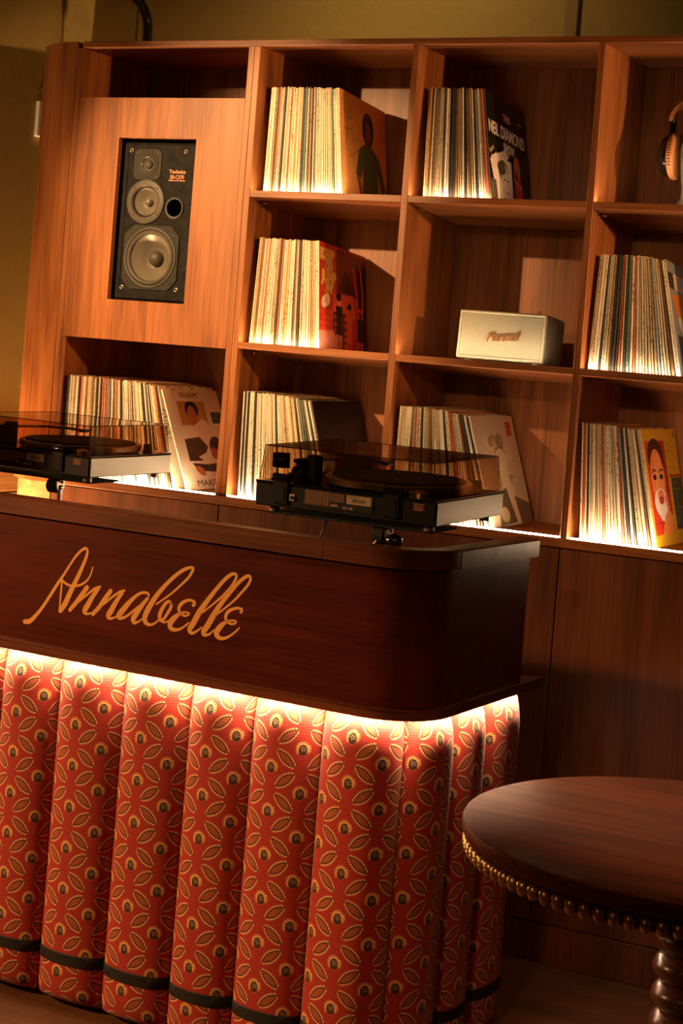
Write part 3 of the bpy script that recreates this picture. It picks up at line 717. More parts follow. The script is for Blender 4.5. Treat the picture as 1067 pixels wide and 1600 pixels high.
# tweeter
tx, tz = -0.8235, 2.1045
tw = holed(octo(tx, tz, 0.0485, 0.0465, 0.012), tx, tz, 0.0245, YF - 0.003, YF + 0.001).build('tweeter', M['frame_dark'], hs)
MB().lathe([(0.038, 0.003), (0.037, 0.0046), (0.030, 0.0042), (0.0245, 0.003), (0.018, -0.006), (0.010, -0.009)], (tx, YF, tz), '-y', 40, cap=False).build('horn', M['frame_dark'], tw, smooth=True)
MB().lathe([(0.0240, 0.0035), (0.0205, -0.003), (0.0125, -0.0085)], (tx, YF, tz), '-y', 32, cap=False).build('cone', M['cone'], tw, smooth=True)
MB().lathe([(0.0125, -0.009), (0.0115, -0.002), (0.007, 0.0020), (0.001, 0.0032)], (tx, YF, tz), '-y', 24).build('dome', M['frame_grey'], tw, smooth=True)
screws(tw, [(tx + 0.037 * a, tz + 0.035 * b) for a in (-1, 1) for b in (-1, 1)], YF - 0.003)
# bass port
px_, pz = -0.7170, 1.9755
bp_ = MB().lathe([(0.0325, 0.0), (0.0325, 0.004), (0.0305, 0.0055), (0.0265, 0.004), (0.0262, 0.0012)], (px_, YF, pz), '-y', 40, cap=False).build('bass_port', M['frame_grey'], hs, smooth=True)
MB().lathe([(0.0264, 0.001), (0.0258, -0.10)], (px_, YF, pz), '-y', 32, cap=False).build('port_tube', M['black'], bp_, smooth=True)
for (x, z) in ((-0.8859, 2.1455), (-0.6916, 2.1454), (-0.8857, 1.7288), (-0.690, 1.7298)):
    s_ = MB().lathe([(0.0066, 0), (0.0066, 0.0025), (0.0052, 0.003), (0.0036, 0.0024), (0.0034, 0.0008)], (x, YF, z), '-y', 16, cap=False).build('grille_socket', M['steel_plate'], hs)
    MB().lathe([(0.0036, 0.0006), (0.0034, 0.0012)], (x, YF, z), '-y', 14).build('socket_hole', M['shade_dark'], s_)
TX = lambda x, y, z: Matrix.Translation((x, y, z)) @ Matrix.Rotation(math.pi / 2, 4, 'X')
hl = hs.location
for s_, z, h, wd in (('Technics', 2.0840, 0.0115, 0.058), ('SB-CS70', 2.0678, 0.0115, 0.050), ('3-Way Speaker System', 2.0581, 0.0036, 0.058)):
    text_obj('badge_lettering', s_, M['text_orange'], hs, TX(-0.7160 - hl.x, YF - 0.0012 - hl.y, z - hl.z), size=h * 1.35, width=wd, bold=0.0004)

# ------------------------------------------------------------------ cream portable speaker on the middle shelf
MW, MH, MDp = 0.259, 0.143, 0.150
psp = thing('portable_speaker', 'cream amplifier-style portable speaker alone on the middle shelf', 'speaker', (0.347, 0.06, S2T - math.tan(TILT) * 0.06 + 0.0015))
psp.rotation_euler = (-TILT, 0, 0)
B_ = lambda *a: MB().box(*a)
B_(-MW / 2, MW / 2, 0, MDp, 0.006, MH).build('cabinet', M['black_vinyl'], psp, smooth=True, bevel=0.010, seg=3, world=False)
ring(MB(), -MW / 2 + .002, MW / 2 - .002, 0.008, MH - .002, -MW / 2 + .009, MW / 2 - .009, 0.016, MH - .009, -0.004, 0.012).build('front_frame', M['cream_vinyl'], psp, bevel=0.002, world=False)
B_(-MW / 2 + .010, MW / 2 - .010, -0.0022, 0.003, 0.017, MH - .010).build('grille', M['cream_cloth'], psp, world=False)
for sx in (-1, 1):
    for y in (0.02, MDp - 0.02):
        MB().lathe([(0.010, 0), (0.011, 0.004), (0.010, 0.008)], (sx * 0.10, y, 0), 'z', 14).build('foot', M['white'], psp, world=False)
MB().lathe([(0.0042, 0), (0.0045, 0.009), (0.003, 0.011)], (0.085, 0.05, MH), 'z', 14).build('knob', M['gold'], psp, world=False)
text_obj('logo', 'Marshall', M['bronze'], psp, TX(0.005, -0.0045, MH * .50) @ Matrix.Rotation(R_(4), 4, 'Z'), size=0.036, width=0.100, shear=0.42, depth=0.0015, bold=0.0)

# ------------------------------------------------------------------ headphones on a grey head-shaped stand
zb = S1T - math.tan(TILT) * 0.14
hd = thing('headphone_stand', 'grey head-shaped stand under the headphones', 'stand', (0.862, 0.14, zb + 0.001)); hd.rotation_euler = (-TILT, 0, 0)
MB().lathe([(0.092, 0.0), (0.090, 0.006), (0.074, 0.016), (0.064, 0.034), (0.062, 0.06)], (0, 0, 0), 'z', 32).build('base', M['stand'], hd, smooth=True, world=False)
MB().lathe([(0.062, 0.06), (0.066, 0.085), (0.071, 0.12), (0.075, 0.16), (0.072, 0.20), (0.060, 0.235), (0.040, 0.252), (0.004, 0.258)], (0, 0, 0), 'z', 32).build('head', M['stand'], hd, smooth=True, world=False)
hp = thing('headphones', 'over-ear headphones with tan pads and band at the photo edge', 'headphones', (0.862, 0.14, zb + 0.061)); hp.rotation_euler = (-TILT, 0, 0)
for sx in (-1, 1):
    cup = MB().lathe([(0.030, 0.130), (0.047, 0.122), (0.056, 0.108), (0.057, 0.100)], (0, 0, 0.093), 'x', 32)
    cup.v = [(sx * p[0], p[1], p[2]) for p in cup.v]
    c_ = cup.build('ear_cup', M['black_gloss'], hp, smooth=True, world=False)
    pd = MB().lathe([(0.056, 0.100), (0.062, 0.096), (0.064, 0.088), (0.060, 0.080), (0.045, 0.079)], (0, 0, 0.093), 'x', 32)
    pd.v = [(sx * p[0], p[1], p[2]) for p in pd.v]
    pp = pd.build('ear_pad', M['pad'], hp, smooth=True, world=False)
    for k in range(10):
        a = -0.6 + 1.2 * k / 9 + math.pi
        st_ = MB().box(sx * 0.088 - 0.004, sx * 0.088 + 0.004, -0.0648 , -0.0632, 0.093 + (k - 4.5) * 0.0075 - 0.001, 0.093 + (k - 4.5) * 0.0075 + 0.001)
        st_.v = [(p[0], p[1] + 0.064 - math.sqrt(max(0, 0.064 ** 2 - (p[2] - 0.093) ** 2)), p[2]) for p in st_.v]
        st_.build('stitch', M['rubber'], pp, world=False)
    B_(sx * 0.104 - 0.007, sx * 0.104 + 0.007, -0.012, 0.012, 0.146, 0.196).build('slider', M['black'], hp, bevel=0.003, world=False)
arc = [(0.104 * math.cos(a), 0, 0.186 + 0.072 * math.sin(a)) for a in [math.pi * k / 20 for k in range(21)]]
bd = MB()
for i in range(20):
    (x0, _, z0), (x1, _, z1) = arc[i], arc[i + 1]; e = 1.09
    bd.add([(x0, -.014, z0), (x0, .014, z0), (x1, .014, z1), (x1, -.014, z1), (x0 * e, -.014, 0.186 + (z0 - .186) * e), (x0 * e, .014, 0.186 + (z0 - .186) * e), (x1 * e, .014, 0.186 + (z1 - .186) * e), (x1 * e, -.014, 0.186 + (z1 - .186) * e)],
           [(0, 1, 2, 3), (4, 7, 6, 5), (0, 4, 5, 1), (3, 2, 6, 7), (0, 3, 7, 4), (1, 5, 6, 2)])
bd.build('headband', M['pad'], hp, smooth=True, world=False)

# ------------------------------------------------------------------ lamp arm on the shelving, device on the wall
la = thing('lamp_arm', 'black curved arm rising from the top of the shelving', 'lamp arm', (-1.047, 0.30, TT))
path = [(0, 0, 0.004)] + [(0, 0, 0.02 + 0.02 * k) for k in range(4)] + [(-0.11 * (1 - math.cos(a)), 0, 0.085 + 0.13 * math.sin(a)) for a in [k * 0.16 for k in range(1, 10)]]
MB().tube(path, 0.0155, 14).build('arm', M['black_gloss'], la, smooth=True, world=False)
MB().lathe([(0.028, 0), (0.028, 0.004), (0.019, 0.007)], (0, 0, 0), 'z', 20).build('base', M['black'], la, world=False)
wd_ = thing('wall_handset', 'small white handset hanging on the olive wall beside the shelving', 'handset', (-1.46, 0.305, 2.2))
B_(0.001, 0.016, -0.02, 0.055, 0.018, 0.14).build('body', M['white'], wd_, bevel=0.005, seg=2, world=False)
MB().lathe([(0.006, 0.001), (0.006, 0.014), (0.010, 0.018), (0.009, 0.024)], (0, 0.005, 0.178), 'x', 14).build('hook', M['white'], wd_, world=False)

# ------------------------------------------------------------------ the counter
CX0, CX1, CYF, RC = -1.30, 0.690, -1.060, 0.150
def cpath(o, ye, n=12):
    """outline of the counter front seen from above, moved outward by o; open at the back"""
    r = RC + o; cl, cr, cy = CX0 + RC, CX1 - RC, CYF + RC
    pts = [(CX0 - o, ye)]
    pts += [(cl - r * math.cos(a), cy - r * math.sin(a)) for a in [math.pi / 2 * k / n for k in range(n + 1)]]
    pts += [(cr + r * math.sin(a), cy - r * math.cos(a)) for a in [math.pi / 2 * k / n for k in range(n + 1)]]
    pts += [(CX1 + o, ye)]
    return pts
def sweep(oo, oi, z0, z1, ye, i0=None, i1=None):
    po, pi = cpath(oo, ye), cpath(oi, ye)
    po, pi = po[i0:i1], pi[i0:i1]
    n = len(po); vs = []; fs = []
    for (a, b) in zip(po, pi): vs += [(a[0], a[1], z0), (a[0], a[1], z1), (b[0], b[1], z1), (b[0], b[1], z0)]
    for i in range(n - 1):
        for k in range(4): fs.append((4 * i + k, 4 * i + (k + 1) % 4, 4 * i + 4 + (k + 1) % 4, 4 * i + 4 + k))
    fs += [(0, 1, 2, 3), (4 * n - 1, 4 * n - 2, 4 * n - 3, 4 * n - 4)]
    return MB().add(vs, fs)
RT, RB, TRT, TRB = 1.1791, 1.1372, 0.8341, 0.8136
dj = thing('dj_counter', 'red-cloth bar counter with a gold script name on its wooden front', 'counter', (0.0, -1.06, 0.0), -0.0419)
sweep(-0.012, -0.034, TRT, RB, -0.50).build('front_panel', M['counter'], dj, smooth=True)
# rail in four lengths with open joints
def rail_piece(pts_o, pts_i, nm):
    n = len(pts_o); vs = []; fs = []; c = 0.004
    for a, b in zip(pts_o, pts_i):
        A, B = Vector(a), Vector(b); d = (B - A).normalized()
        pr = [(A, RB), (A, RT - c), (A + d * c, RT), (B - d * c, RT), (B, RT - c), (B, RB)]
        vs += [(q.x, q.y, z) for q, z in pr]
    for i in range(n - 1):
        for k in range(6): fs.append((6 * i + k, 6 * i + (k + 1) % 6, 6 * i + 6 + (k + 1) % 6, 6 * i + 6 + k))
    fs += [tuple(range(6)), tuple(range(6 * n - 1, 6 * n - 7, -1))]
    return MB().add(vs, fs).build('rail', M['rail'], dj, smooth=True)
po, pi = cpath(0.0, -0.475), cpath(-0.055, -0.475)
sx = 0.43
g = 0.0006
rail_piece(po[:14] + [(sx - g, CYF)], pi[:14] + [(sx - g, CYF + 0.055)], 'rail')
rail_piece([(sx + g, CYF)] + po[14:27], [(sx + g, CYF + 0.055)] + pi[14:27], 'rail')
yj = CYF + RC + 0.005
rail_piece([(CX1, yj), (CX1, -0.475)], [(CX1 - 0.055, yj), (CX1 - 0.055, -0.475)], 'rail')
sweep(-0.004, -0.11, TRB, TRT, -0.385).build('bottom_trim', M['trim'], dj, smooth=True)
sweep(-0.001, -0.02, TRT - 0.0005, TRT + 0.003, -0.385).build('trim_lip', M['trim'], dj, smooth=True)
# inner worktop, back and kick
BX(CX0 + 0.10, CX1 - 0.10, CYF + 0.095, -0.54, 1.03, 1.05).build('inner_worktop', M['trim'], dj)
BX(CX0 + 0.08, CX1 - 0.13, CYF + 0.13, -0.56, 0.0, 0.8136).build('core', M['shade_dark'], dj)
# cloth channels around the front
SO = -0.055
sp = cpath(SO, -0.435, 24)
seg = [0.0]
for a, b in zip(sp, sp[1:]): seg.append(seg[-1] + math.hypot(b[0] - a[0], b[1] - a[1]))
def at_s(s):
    s = min(max(s, 0), seg[-1])
    for i in range(len(seg) - 1):
        if s <= seg[i + 1] + 1e-9:
            t = (s - seg[i]) / max(1e-9, seg[i + 1] - seg[i]); a, b = Vector(sp[i]), Vector(sp[i + 1])
            d = (b - a).normalized(); return a + (b - a) * t, Vector((d.y, -d.x))
    return Vector(sp[-1]), Vector((1, 0))
sfront = seg[25]                       # where the straight front starts (x = CX0 + RC)
def s_of_x(x): return sfront + (x - (CX0 + RC))
seams = [s_of_x(x) for x in (-1.18, -1.00, -0.815, -0.632, -0.450, -0.279, -0.092, 0.094, 0.264, 0.440)]
s_end = seg[-1]
s_side = seg[-2]
seams += [s_of_x(0.624), s_side + 0.105 , s_side + 0.275, s_end]
BUL = 0.050
def channel(s0, s1):
    nt, zz = 28, [0.012, 0.016, 0.024, 0.036, 0.052] + [0.052 + (0.806 - 0.052) * k / 22 for k in range(1, 23)] + [0.8085]
    vs = []; uv = []; fs = []
    arc = [0.0]; prof = []
    for k in range(nt + 1):
        th = math.pi * k / nt; t = 0.5 - 0.5 * math.cos(th); bulge = BUL * math.sin(th) ** 0.85
        c, nrm = at_s(s0 + (s1 - s0) * t); prof.append((c, nrm, bulge))
        if k:
            pv = prof[k - 1]; arc.append(arc[-1] + ((c + nrm * bulge) - (pv[0] + pv[1] * pv[2])).length)
    for z in zz:
        f = 1.0
        if z < 0.05: f = 0.30 + 0.70 * math.sqrt(max(0, 1 - ((0.05 - z) / 0.040) ** 2)) if z > 0.0125 else 0.30
        if z > 0.73: f = 1.0 - 0.5 * ((z - 0.73) / 0.08) ** 2
        for k, (c, nrm, b) in enumerate(prof):
            q = c + nrm * (b * f - 0.001)
            vs.append((q.x, q.y, z)); uv.append(((arc[k] - arc[-1] * 0.44) / 0.146 + 0.25, (z - 0.668) / 0.097 + 0.75))
    n = nt + 1
    for j in range(len(zz) - 1):
        for k in range(nt): fs.append((j * n + k, j * n + k + 1, (j + 1) * n + k + 1, (j + 1) * n + k))
    fs.append(tuple(range(nt + 1))[::-1]); fs.append(tuple(range((len(zz) - 1) * n, len(zz) * n)))
    ch = MB().add(vs, fs).build('cloth_channel', M['fabric'], dj, smooth=True, uv=uv)
    bv = []; bf = []
    for z, e in ((0.104, 0.0005), (0.106, 0.0022), (0.130, 0.0022), (0.132, 0.0005)):
        for (c, nrm, b) in prof:
            q = c + nrm * (b + e - 0.001); bv.append((q.x, q.y, z))
    for j in range(3):
        for k in range(nt): bf.append((j * n + k, j * n + k + 1, (j + 1) * n + k + 1, (j + 1) * n + k))
    MB().add(bv, bf).build('band', M['band'], ch, smooth=True)
for a, b in zip(seams, seams[1:]): channel(a + 0.0006, b - 0.0006)
# lit strip under the trim
lo, li = cpath(-0.016, 0.62 - 1.06), cpath(-0.023, 0.62 - 1.06)
vs = []; fs = []
for (a, b) in zip(lo, li): vs += [(a[0], a[1], TRB - 0.002), (b[0], b[1], TRB - 0.002), (b[0], b[1], TRB + 0.001), (a[0], a[1], TRB + 0.001)]
for i in range(len(lo) - 1):
    for k in range(4): fs.append((4 * i + k, 4 * i + (k + 1) % 4, 4 * i + 4 + (k + 1) % 4, 4 * i + 4 + k))
MB().add(vs, fs).build('led_strip', M['led_counter'], dj)

# script name: pen strokes (x, y, width) in drawing units, 5.335 units to a pixel-sized grid
SCRIPT = {
 'A': [[(72,700,34),(112,697,36),(155,660,30),(220,582,26),(290,475,25),(345,388,24),(400,308,20),(450,228,18),(500,155,19),(545,108,20),(578,90,20),(596,108,20),(587,160,24),(548,258,30),(500,360,36),(450,462,42),(410,550,44),(370,608,36)],
       [(364,600,14),(366,560,13),(373,480,15),(380,410,16),(384,355,14)], [(378,345,16),(412,380,17),(455,400,17),(505,402,17),(552,388,17),(597,353,15),(626,303,13),(641,250,12)]],
 'n': [[(592,416,36),(545,482,36),(498,545,34),(450,602,30)], [(470,582,9),(540,520,14),(610,462,17),(662,424,20),(704,409,15)], [(690,425,24),(640,492,36),(600,560,44),(573,608,40),(582,632,22),(620,632,13),(652,612,8)]],
 'n2': [[(788,446,34),(740,512,36),(692,582,34),(640,636,30)], [(668,605,9),(740,548,14),(810,490,17),(868,453,20),(905,441,15)], [(888,460,24),(838,530,36),(798,602,44),(770,650,40),(785,674,22),(825,664,13),(860,638,8)]],
 'a': [[(1108,482,16),(1094,463,18),(1050,460,19),(1000,487,24),(945,540,36),(890,605,44),(855,650,40),(872,672,24),(925,652,18),(1000,592,16),(1060,548,12)], [(1098,506,24),(1060,552,32),(1012,618,42),(978,676,42),(985,708,26),(1022,700,14),(1058,672,9)]],
 'b': [[(1310,270,14),(1170,555,12)][:0] or [(1168,556,11),(1290,470,14),(1380,390,17),(1440,330,20),(1470,280,22),(1476,258,20),(1455,249,20),(1400,268,25),(1330,316,27),(1250,392,30),(1175,480,36),(1110,580,44),(1075,660,42),(1080,705,34),(1115,726,20),(1155,714,14),(1195,682,10)],
       [(1290,548,22),(1272,532,22),(1245,552,26),(1212,606,32),(1196,656,30),(1205,690,24),(1232,676,22),(1262,632,24),(1292,580,24),(1290,548,22)], [(1206,694,16),(1240,706,14),(1272,692,9)]],
 'e': [[(1478,564,24),(1490,544,20),(1462,524,18),(1420,526,21),(1380,550,26),(1358,585,26),(1364,620,20),(1398,650,16),(1432,646,14),(1440,630,12),(1412,622,12),(1370,632,18),(1328,662,36),(1290,704,44),(1284,742,38),(1310,766,28),(1360,764,18),(1410,735,14),(1440,708,10)]],
 'l': [[(1540,636,11),(1690,515,15),(1780,425,18),(1825,358,20),(1838,320,20),(1825,302,20),(1790,310,25),(1730,360,28),(1660,442,30),(1590,532,36),(1528,622,44),(1480,708,44),(1446,768,38),(1468,796,22),(1508,778,15),(1548,748,9)]],
 'l2': [[(1660,652,11),(1800,540,15),(1880,458,18),(1935,392,20),(1955,345,20),(1944,320,20),(1910,330,25),(1850,380,28),(1780,462,30),(1705,556,36),(1645,650,44),(1598,730,44),(1562,786,38),(1572,812,24),(1612,804,15),(1650,770,9)]],
 'e2': [[(1876,620,24),(1882,600,20),(1850,588,18),(1810,595,21),(1770,616,25),(1748,655,25),(1754,690,20),(1785,718,16),(1824,716,14),(1834,700,12),(1810,690,12),(1760,700,16),(1715,730,36),(1675,780,44),(1674,816,38),(1708,840,26),(1760,832,18),(1810,800,14),(1845,770,12),(1860,752,10)]],
}
def catmull(P, n=7):
    out = []
    for i in range(len(P) - 1):
        p0, p1, p2, p3 = P[max(i - 1, 0)], P[i], P[i + 1], P[min(i + 2, len(P) - 1)]
        for k in range(n):
            t = k / n; out.append(tuple(0.5 * (2 * b + (c - a) * t + (2 * a - 5 * b + 4 * c - d) * t * t + (3 * b - a - 3 * c + d) * t ** 3) for a, b, c, d in zip(p0, p1, p2, p3)))
    out.append(P[-1]); return out
# affine from drawing units to the counter front: measured x, z for u (right) and v (down)
AX = [-4.20554e-01, 3.63492e-04, 2.74843e-05, -1.73885e-09, -1.36041e-08, -5.34108e-11]
AZ = [1.08000e+00, 4.42953e-05, -2.85582e-04, 1.10182e-08, -1.84727e-09, 5.69350e-10]
AK = 2.8435e-04
def uvxz(u, v):
    b = (1.0, u, v, u * v, u * u, v * v)
    return sum(p * q for p, q in zip(AX, b)), sum(p * q for p, q in zip(AZ, b))
def ribbon(P, y):
    P = catmull(P); vs = []; fs = []; pts = []
    Q = [uvxz(p[0], p[1]) for p in P]; k = AK
    n = len(Q)
    for i in range(n):
        a, b = Q[max(i - 1, 0)], Q[min(i + 1, n - 1)]
        dx, dz = b[0] - a[0], b[1] - a[1]; L = math.hypot(dx, dz) or 1e-9; h = (max(P[i][2], 6) * 1.10 + 2) * k / 2
        pts.append((Q[i], (-dz / L * h, dx / L * h), (dx / L * h, dz / L * h)))
    ring_ = []
    q, nn, tt = pts[0]
    cap0 = [(q[0] + nn[0] * math.cos(a) - tt[0] * math.sin(a), q[1] + nn[1] * math.cos(a) - tt[1] * math.sin(a)) for a in [math.pi * j / 6 for j in range(1, 6)]]
    q, nn, tt = pts[-1]
    cap1 = [(q[0] - nn[0] * math.cos(a) + tt[0] * math.sin(a), q[1] - nn[1] * math.cos(a) + tt[1] * math.sin(a)) for a in [math.pi * j / 6 for j in range(1, 6)]]
    up = [(q[0] + nn[0], q[1] + nn[1]) for q, nn, tt in pts]; dn = [(q[0] - nn[0], q[1] - nn[1]) for q, nn, tt in pts]
    V = [(x, y, z) for x, z in up] + [(x, y, z) for x, z in dn]
    F = [(i, i + 1, n + i + 1, n + i) for i in range(n - 1)]
    b = len(V); V += [(x, y, z) for x, z in cap0]; F.append(tuple([0] + list(range(b, b + 5)) + [n]))
    b = len(V); V += [(x, y, z) for x, z in cap1]; F.append(tuple([2 * n - 1] + list(range(b, b + 5)) + [n - 1]))
    return V, F
yl = CYF + 0.012 - 0.0008
for key, strokes in SCRIPT.items():
    mb = MB()
    for i, P in enumerate(strokes):
        V, F = ribbon(P, yl - 0.00015 * i); mb.add(V, F)
    o = mb.build('letter', M['letter'], dj)
    for pl in o.data.polygons: pass

# ------------------------------------------------------------------ turntables on black trays
def label_art():
    a = Art((26, 20, 17), 240)
    for x0, x1 in ((.02, .36), (.38, .58)):
        for k in range(9 if x0 < .1 else 6):
            yy = .08 + k * .085
            for q in np.arange(x0, x1, .035): a.rect(q, yy, q + .028, yy + .05, (176, 128, 90))
    a.rect(.0, .03, .365, .06, (150, 104, 70)); a.rect(.0, .86, .365, .89, (150, 104, 70)); a.rect(.355, .03, .365, .89, (150, 104, 70))
    a.rect(.62, .06, .97, .60, (206, 178, 140)); 
    for k in range(14): a.rect(.70 + k * .014, .26, .70 + k * .014 + (.009 if k % 3 else .004), .48, (60, 44, 34))
    for k in range(4): a.rect(.65, .12 + k * .03, .80 - .02 * (k % 2), .135 + k * .03, (110, 86, 66))
    a.rect(.62, .60, .97, .70, (30, 22, 18)); a.rect(.39, .72, .50, .86, (176, 150, 116))
    return a.a
M['label'] = image_mat('rating_plate_print', label_art(), 0.5)
TW, TD, TH = 0.450, 0.352, 0.056
def lid_edges(par, O):
    c = [Vector(p_) for p_ in O]; ctr = sum(c, Vector()) / 8
    for i, j in ((4, 5), (5, 6), (6, 7), (7, 4), (0, 4), (1, 5), (2, 6), (3, 7)):
        a, b = c[i], c[j]
        MB().tube([a + (ctr - a) * .004, b + (ctr - b) * .004], 0.0011, 6).build('lid_edge', M['black_gloss'], par, world=False)
def make_turntable(label, loc, rz):
    t = thing('turntable', label, 'turntable', loc, rz)
    W2 = TW / 2; f = 0.013                     # local frame: x along the back, y from the back (0) to the front, z from the foot
    z0, z1 = f, f + TH
    B_(-W2, W2, 0, TD, z0, z1 - 0.004).build('plinth', M['black'], t, bevel=0.003, world=False)
    B_(-W2 - .001, W2 + .001, -.001, TD + .001, z1 - 0.0045, z1).build('top_plate', M['black_gloss'], t, bevel=0.0015, world=False)
    for s in (-1, 1): BX(min(s * W2, s * (W2 + .0016)), max(s * W2, s * (W2 + .0016)), 0.004, TD - 0.003, z0 + .002, z1 - .0055).build('side_panel', M['silver'], t, bevel=0.0006, world=False)
    for x in (-W2 + .035, W2 - .028):
        for y in (0.030, TD - 0.035):
            MB().lathe([(0.012, 0), (0.0125, f), (0.0125, f + .001)], (x, y, 0), 'z', 18).build('foot', M['silver'], t, smooth=True, world=False)
    cx, cy = 0.045, 0.176
    pl = MB().lathe([(0.160, 0.0), (0.166, 0.003), (0.166, 0.015), (0.163, 0.018), (0.05, 0.018)], (cx, cy, z1 + .002), 'z', 64).build('platter', M['steel_plate'], t, smooth=True, world=False)
    dots = MB()
    for r_ in range(3):
        for k in range(120):
            a = 2 * math.pi * (k + .5 * (r_ % 2)) / 120; c, s = math.cos(a), math.sin(a); z = z1 + .006 + r_ * .0042; h = .0014
            q = [(0.1664 * c - s * u * .0026, 0.1664 * s + c * u * .0026) for u in (-1, 1)]
            dots.add([(cx + q[0][0], cy + q[0][1], z - h), (cx + q[1][0], cy + q[1][1], z - h), (cx + q[1][0], cy + q[1][1], z + h), (cx + q[0][0], cy + q[0][1], z + h)], [(0, 1, 2, 3)])
    d_ = dots.build('strobe_dots', M['black'], pl, world=False); d_['kind'] = 'stuff'
    MB().lathe([(0.150, 0.0), (0.152, 0.002), (0.150, 0.004), (0.05, 0.004)], (cx, cy, z1 + .020), 'z', 64).build('record_mat', M['rubber'], t, smooth=True, world=False)
    MB().lathe([(0.0035, 0), (0.0035, 0.012), (0.002, 0.014)], (cx, cy, z1 + .020), 'z', 12).build('spindle', M['chrome'], t, world=False)
    # tonearm with pillar, counterweight and S-shaped tube, near the back left corner
    tx_, ty_ = -0.150, 0.075
    tb = MB().lathe([(0.036, 0), (0.036, 0.012), (0.026, 0.018), (0.022, 0.030), (0.014, 0.034), (0.014, 0.050), (0.004, 0.052)], (tx_, ty_, z1), 'z', 28).build('tonearm_base', M['black'], t, smooth=True, world=False)
    B_(tx_ + .018, tx_ + .048, ty_ - .018, ty_ + .012, z1, z1 + .062).build('arm_lift', M['black'], t, bevel=0.004, world=False)
    ta = MB().tube([(tx_ - .01, ty_ - .02, z1 + .045), (tx_ + .004, ty_ + .02, z1 + .046), (tx_ + .012, ty_ + .10, z1 + .046), (tx_ + .03, ty_ + .16, z1 + .045), (tx_ + .062, ty_ + .205, z1 + .042), (tx_ + .085, ty_ + .235, z1 + .038)], 0.0042, 10).build('tonearm', M['chrome'], t, smooth=True, world=False)
    cw = MB().tube([(tx_ - .052, ty_ - .046, z1 + .045), (tx_ - .046, ty_ - .042, z1 + .045), (tx_ - .018, ty_ - .028, z1 + .045)], [0.016, 0.018, 0.018], 20).build('counterweight', M['black_gloss'], ta, smooth=True, world=False)
    B_(tx_ + .080, tx_ + .100, ty_ + .225, ty_ + .262, z1 + .032, z1 + .040).build('headshell', M['black'], ta, bevel=0.003, world=False)
    MB().lathe([(0.013, 0), (0.012, 0.020), (0.009, 0.022)], (W2 - .045, TD - .05, z1), 'z', 18).build('strobe_lamp', M['black'], t, smooth=True, world=False)
    MB().lathe([(0.022, 0), (0.020, 0.009), (0.006, 0.014)], (W2 - .06, 0.04, z1), 'z', 22).build('single_adapter', M['steel_plate'], t, smooth=True, world=False)
    # hinges
    for x in (-W2 + .068, W2 - .105):
        h = B_(x - .019, x + .019, -.006, .004, z0 + .008, z1 + .004).build('hinge', M['black'], t, bevel=0.002, world=False)
        MB().lathe([(0.0095, -0.022), (0.010, -0.020), (0.010, 0.020), (0.0095, 0.022)], (x, 0.0, z1 + .010), 'x', 16).build('hinge_barrel', M['black_gloss'], h, smooth=True, world=False)
        B_(x - .012, x + .012, -.0075, -.0058, z0 + .014, z1 - .008).build('hinge_plate', M['black'], h, bevel=0.0005, world=False)
    # prints on the back
    x0, x1, y_ = -0.098, 0.075, -0.0018
    mbp = MB().add([(x0, y_, z0 + .012), (x1, y_, z0 + .012), (x1, y_, z1 - .008), (x0, y_, z1 - .008), (x0, 0.0005, z0 + .012), (x1, 0.0005, z0 + .012), (x1, 0.0005, z1 - .008), (x0, 0.0005, z1 - .008)],
                   [(0, 1, 2, 3), (0, 4, 5, 1), (1, 5, 6, 2), (2, 6, 7, 3), (3, 7, 4, 0)])
    mbp.build('rating_plate', M['label'], t, uv=[(0, 0), (1, 0), (1, 1), (0, 1)] * 2, world=False)
    text_obj('plate_lettering', 'FC CE', M['text_pale'], t, TX(0.014, -0.0022, z0 + .0165), size=0.0075, width=0.024, bold=0.0002)
    for k in range(4): B_(0.172, 0.198 - .003 * (k % 2), -.0016, 0, z1 - .012 - k * .0042, z1 - .0102 - k * .0042).build('warning_print', M['text_orange'], t, world=False)
    B_(-0.135, -0.121, -.0025, 0, z0 + .018, z0 + .033).build('socket_plate', M['gold_print'], t, bevel=0.0006, world=False)
    MB().lathe([(0.004, 0), (0.004, 0.004), (0.002, 0.0045)], (-0.128, -.002, z0 + .0255), '-y', 12).build('socket', M['black'], t, world=False)
    B_(-0.162, -0.142, -.0016, 0, z0 + .014, z0 + .036).build('switch_recess', M['black_gloss'], t, world=False)
    # smoked lid, five 3 mm panels tapering towards the top
    zl, zt = z1 + .0015, z1 + .0785; a0 = (-W2 + .006, W2 - .006, 0.004, TD - .004); a1 = (-W2 + .013, W2 - .013, 0.010, TD - .010); th = 0.003
    def frustum(b, zz0, tp, zz1): 
        return [(b[0], b[2], zz0), (b[1], b[2], zz0), (b[1], b[3], zz0), (b[0], b[3], zz0), (tp[0], tp[2], zz1), (tp[1], tp[2], zz1), (tp[1], tp[3], zz1), (tp[0], tp[3], zz1)]
    O = frustum(a0, zl, a1, zt); sh_ = lambda b: (b[0] + th, b[1] - th, b[2] + th, b[3] - th); I = frustum(sh_(a0), zl, sh_(a1), zt - th)
    lid = MB().add(O + I, [(4, 5, 6, 7), (0, 1, 5, 4), (1, 2, 6, 5), (2, 3, 7, 6), (3, 0, 4, 7),
                     (12, 15, 14, 13), (8, 12, 13, 9), (9, 13, 14, 10), (10, 14, 15, 11), (11, 15, 12, 8),
                     (0, 8, 9, 1), (1, 9, 10, 2), (2, 10, 11, 3), (3, 11, 8, 0)]).build('dust_cover', M['smoked'], t, world=False)
    lid_edges(lid, O)
    return t
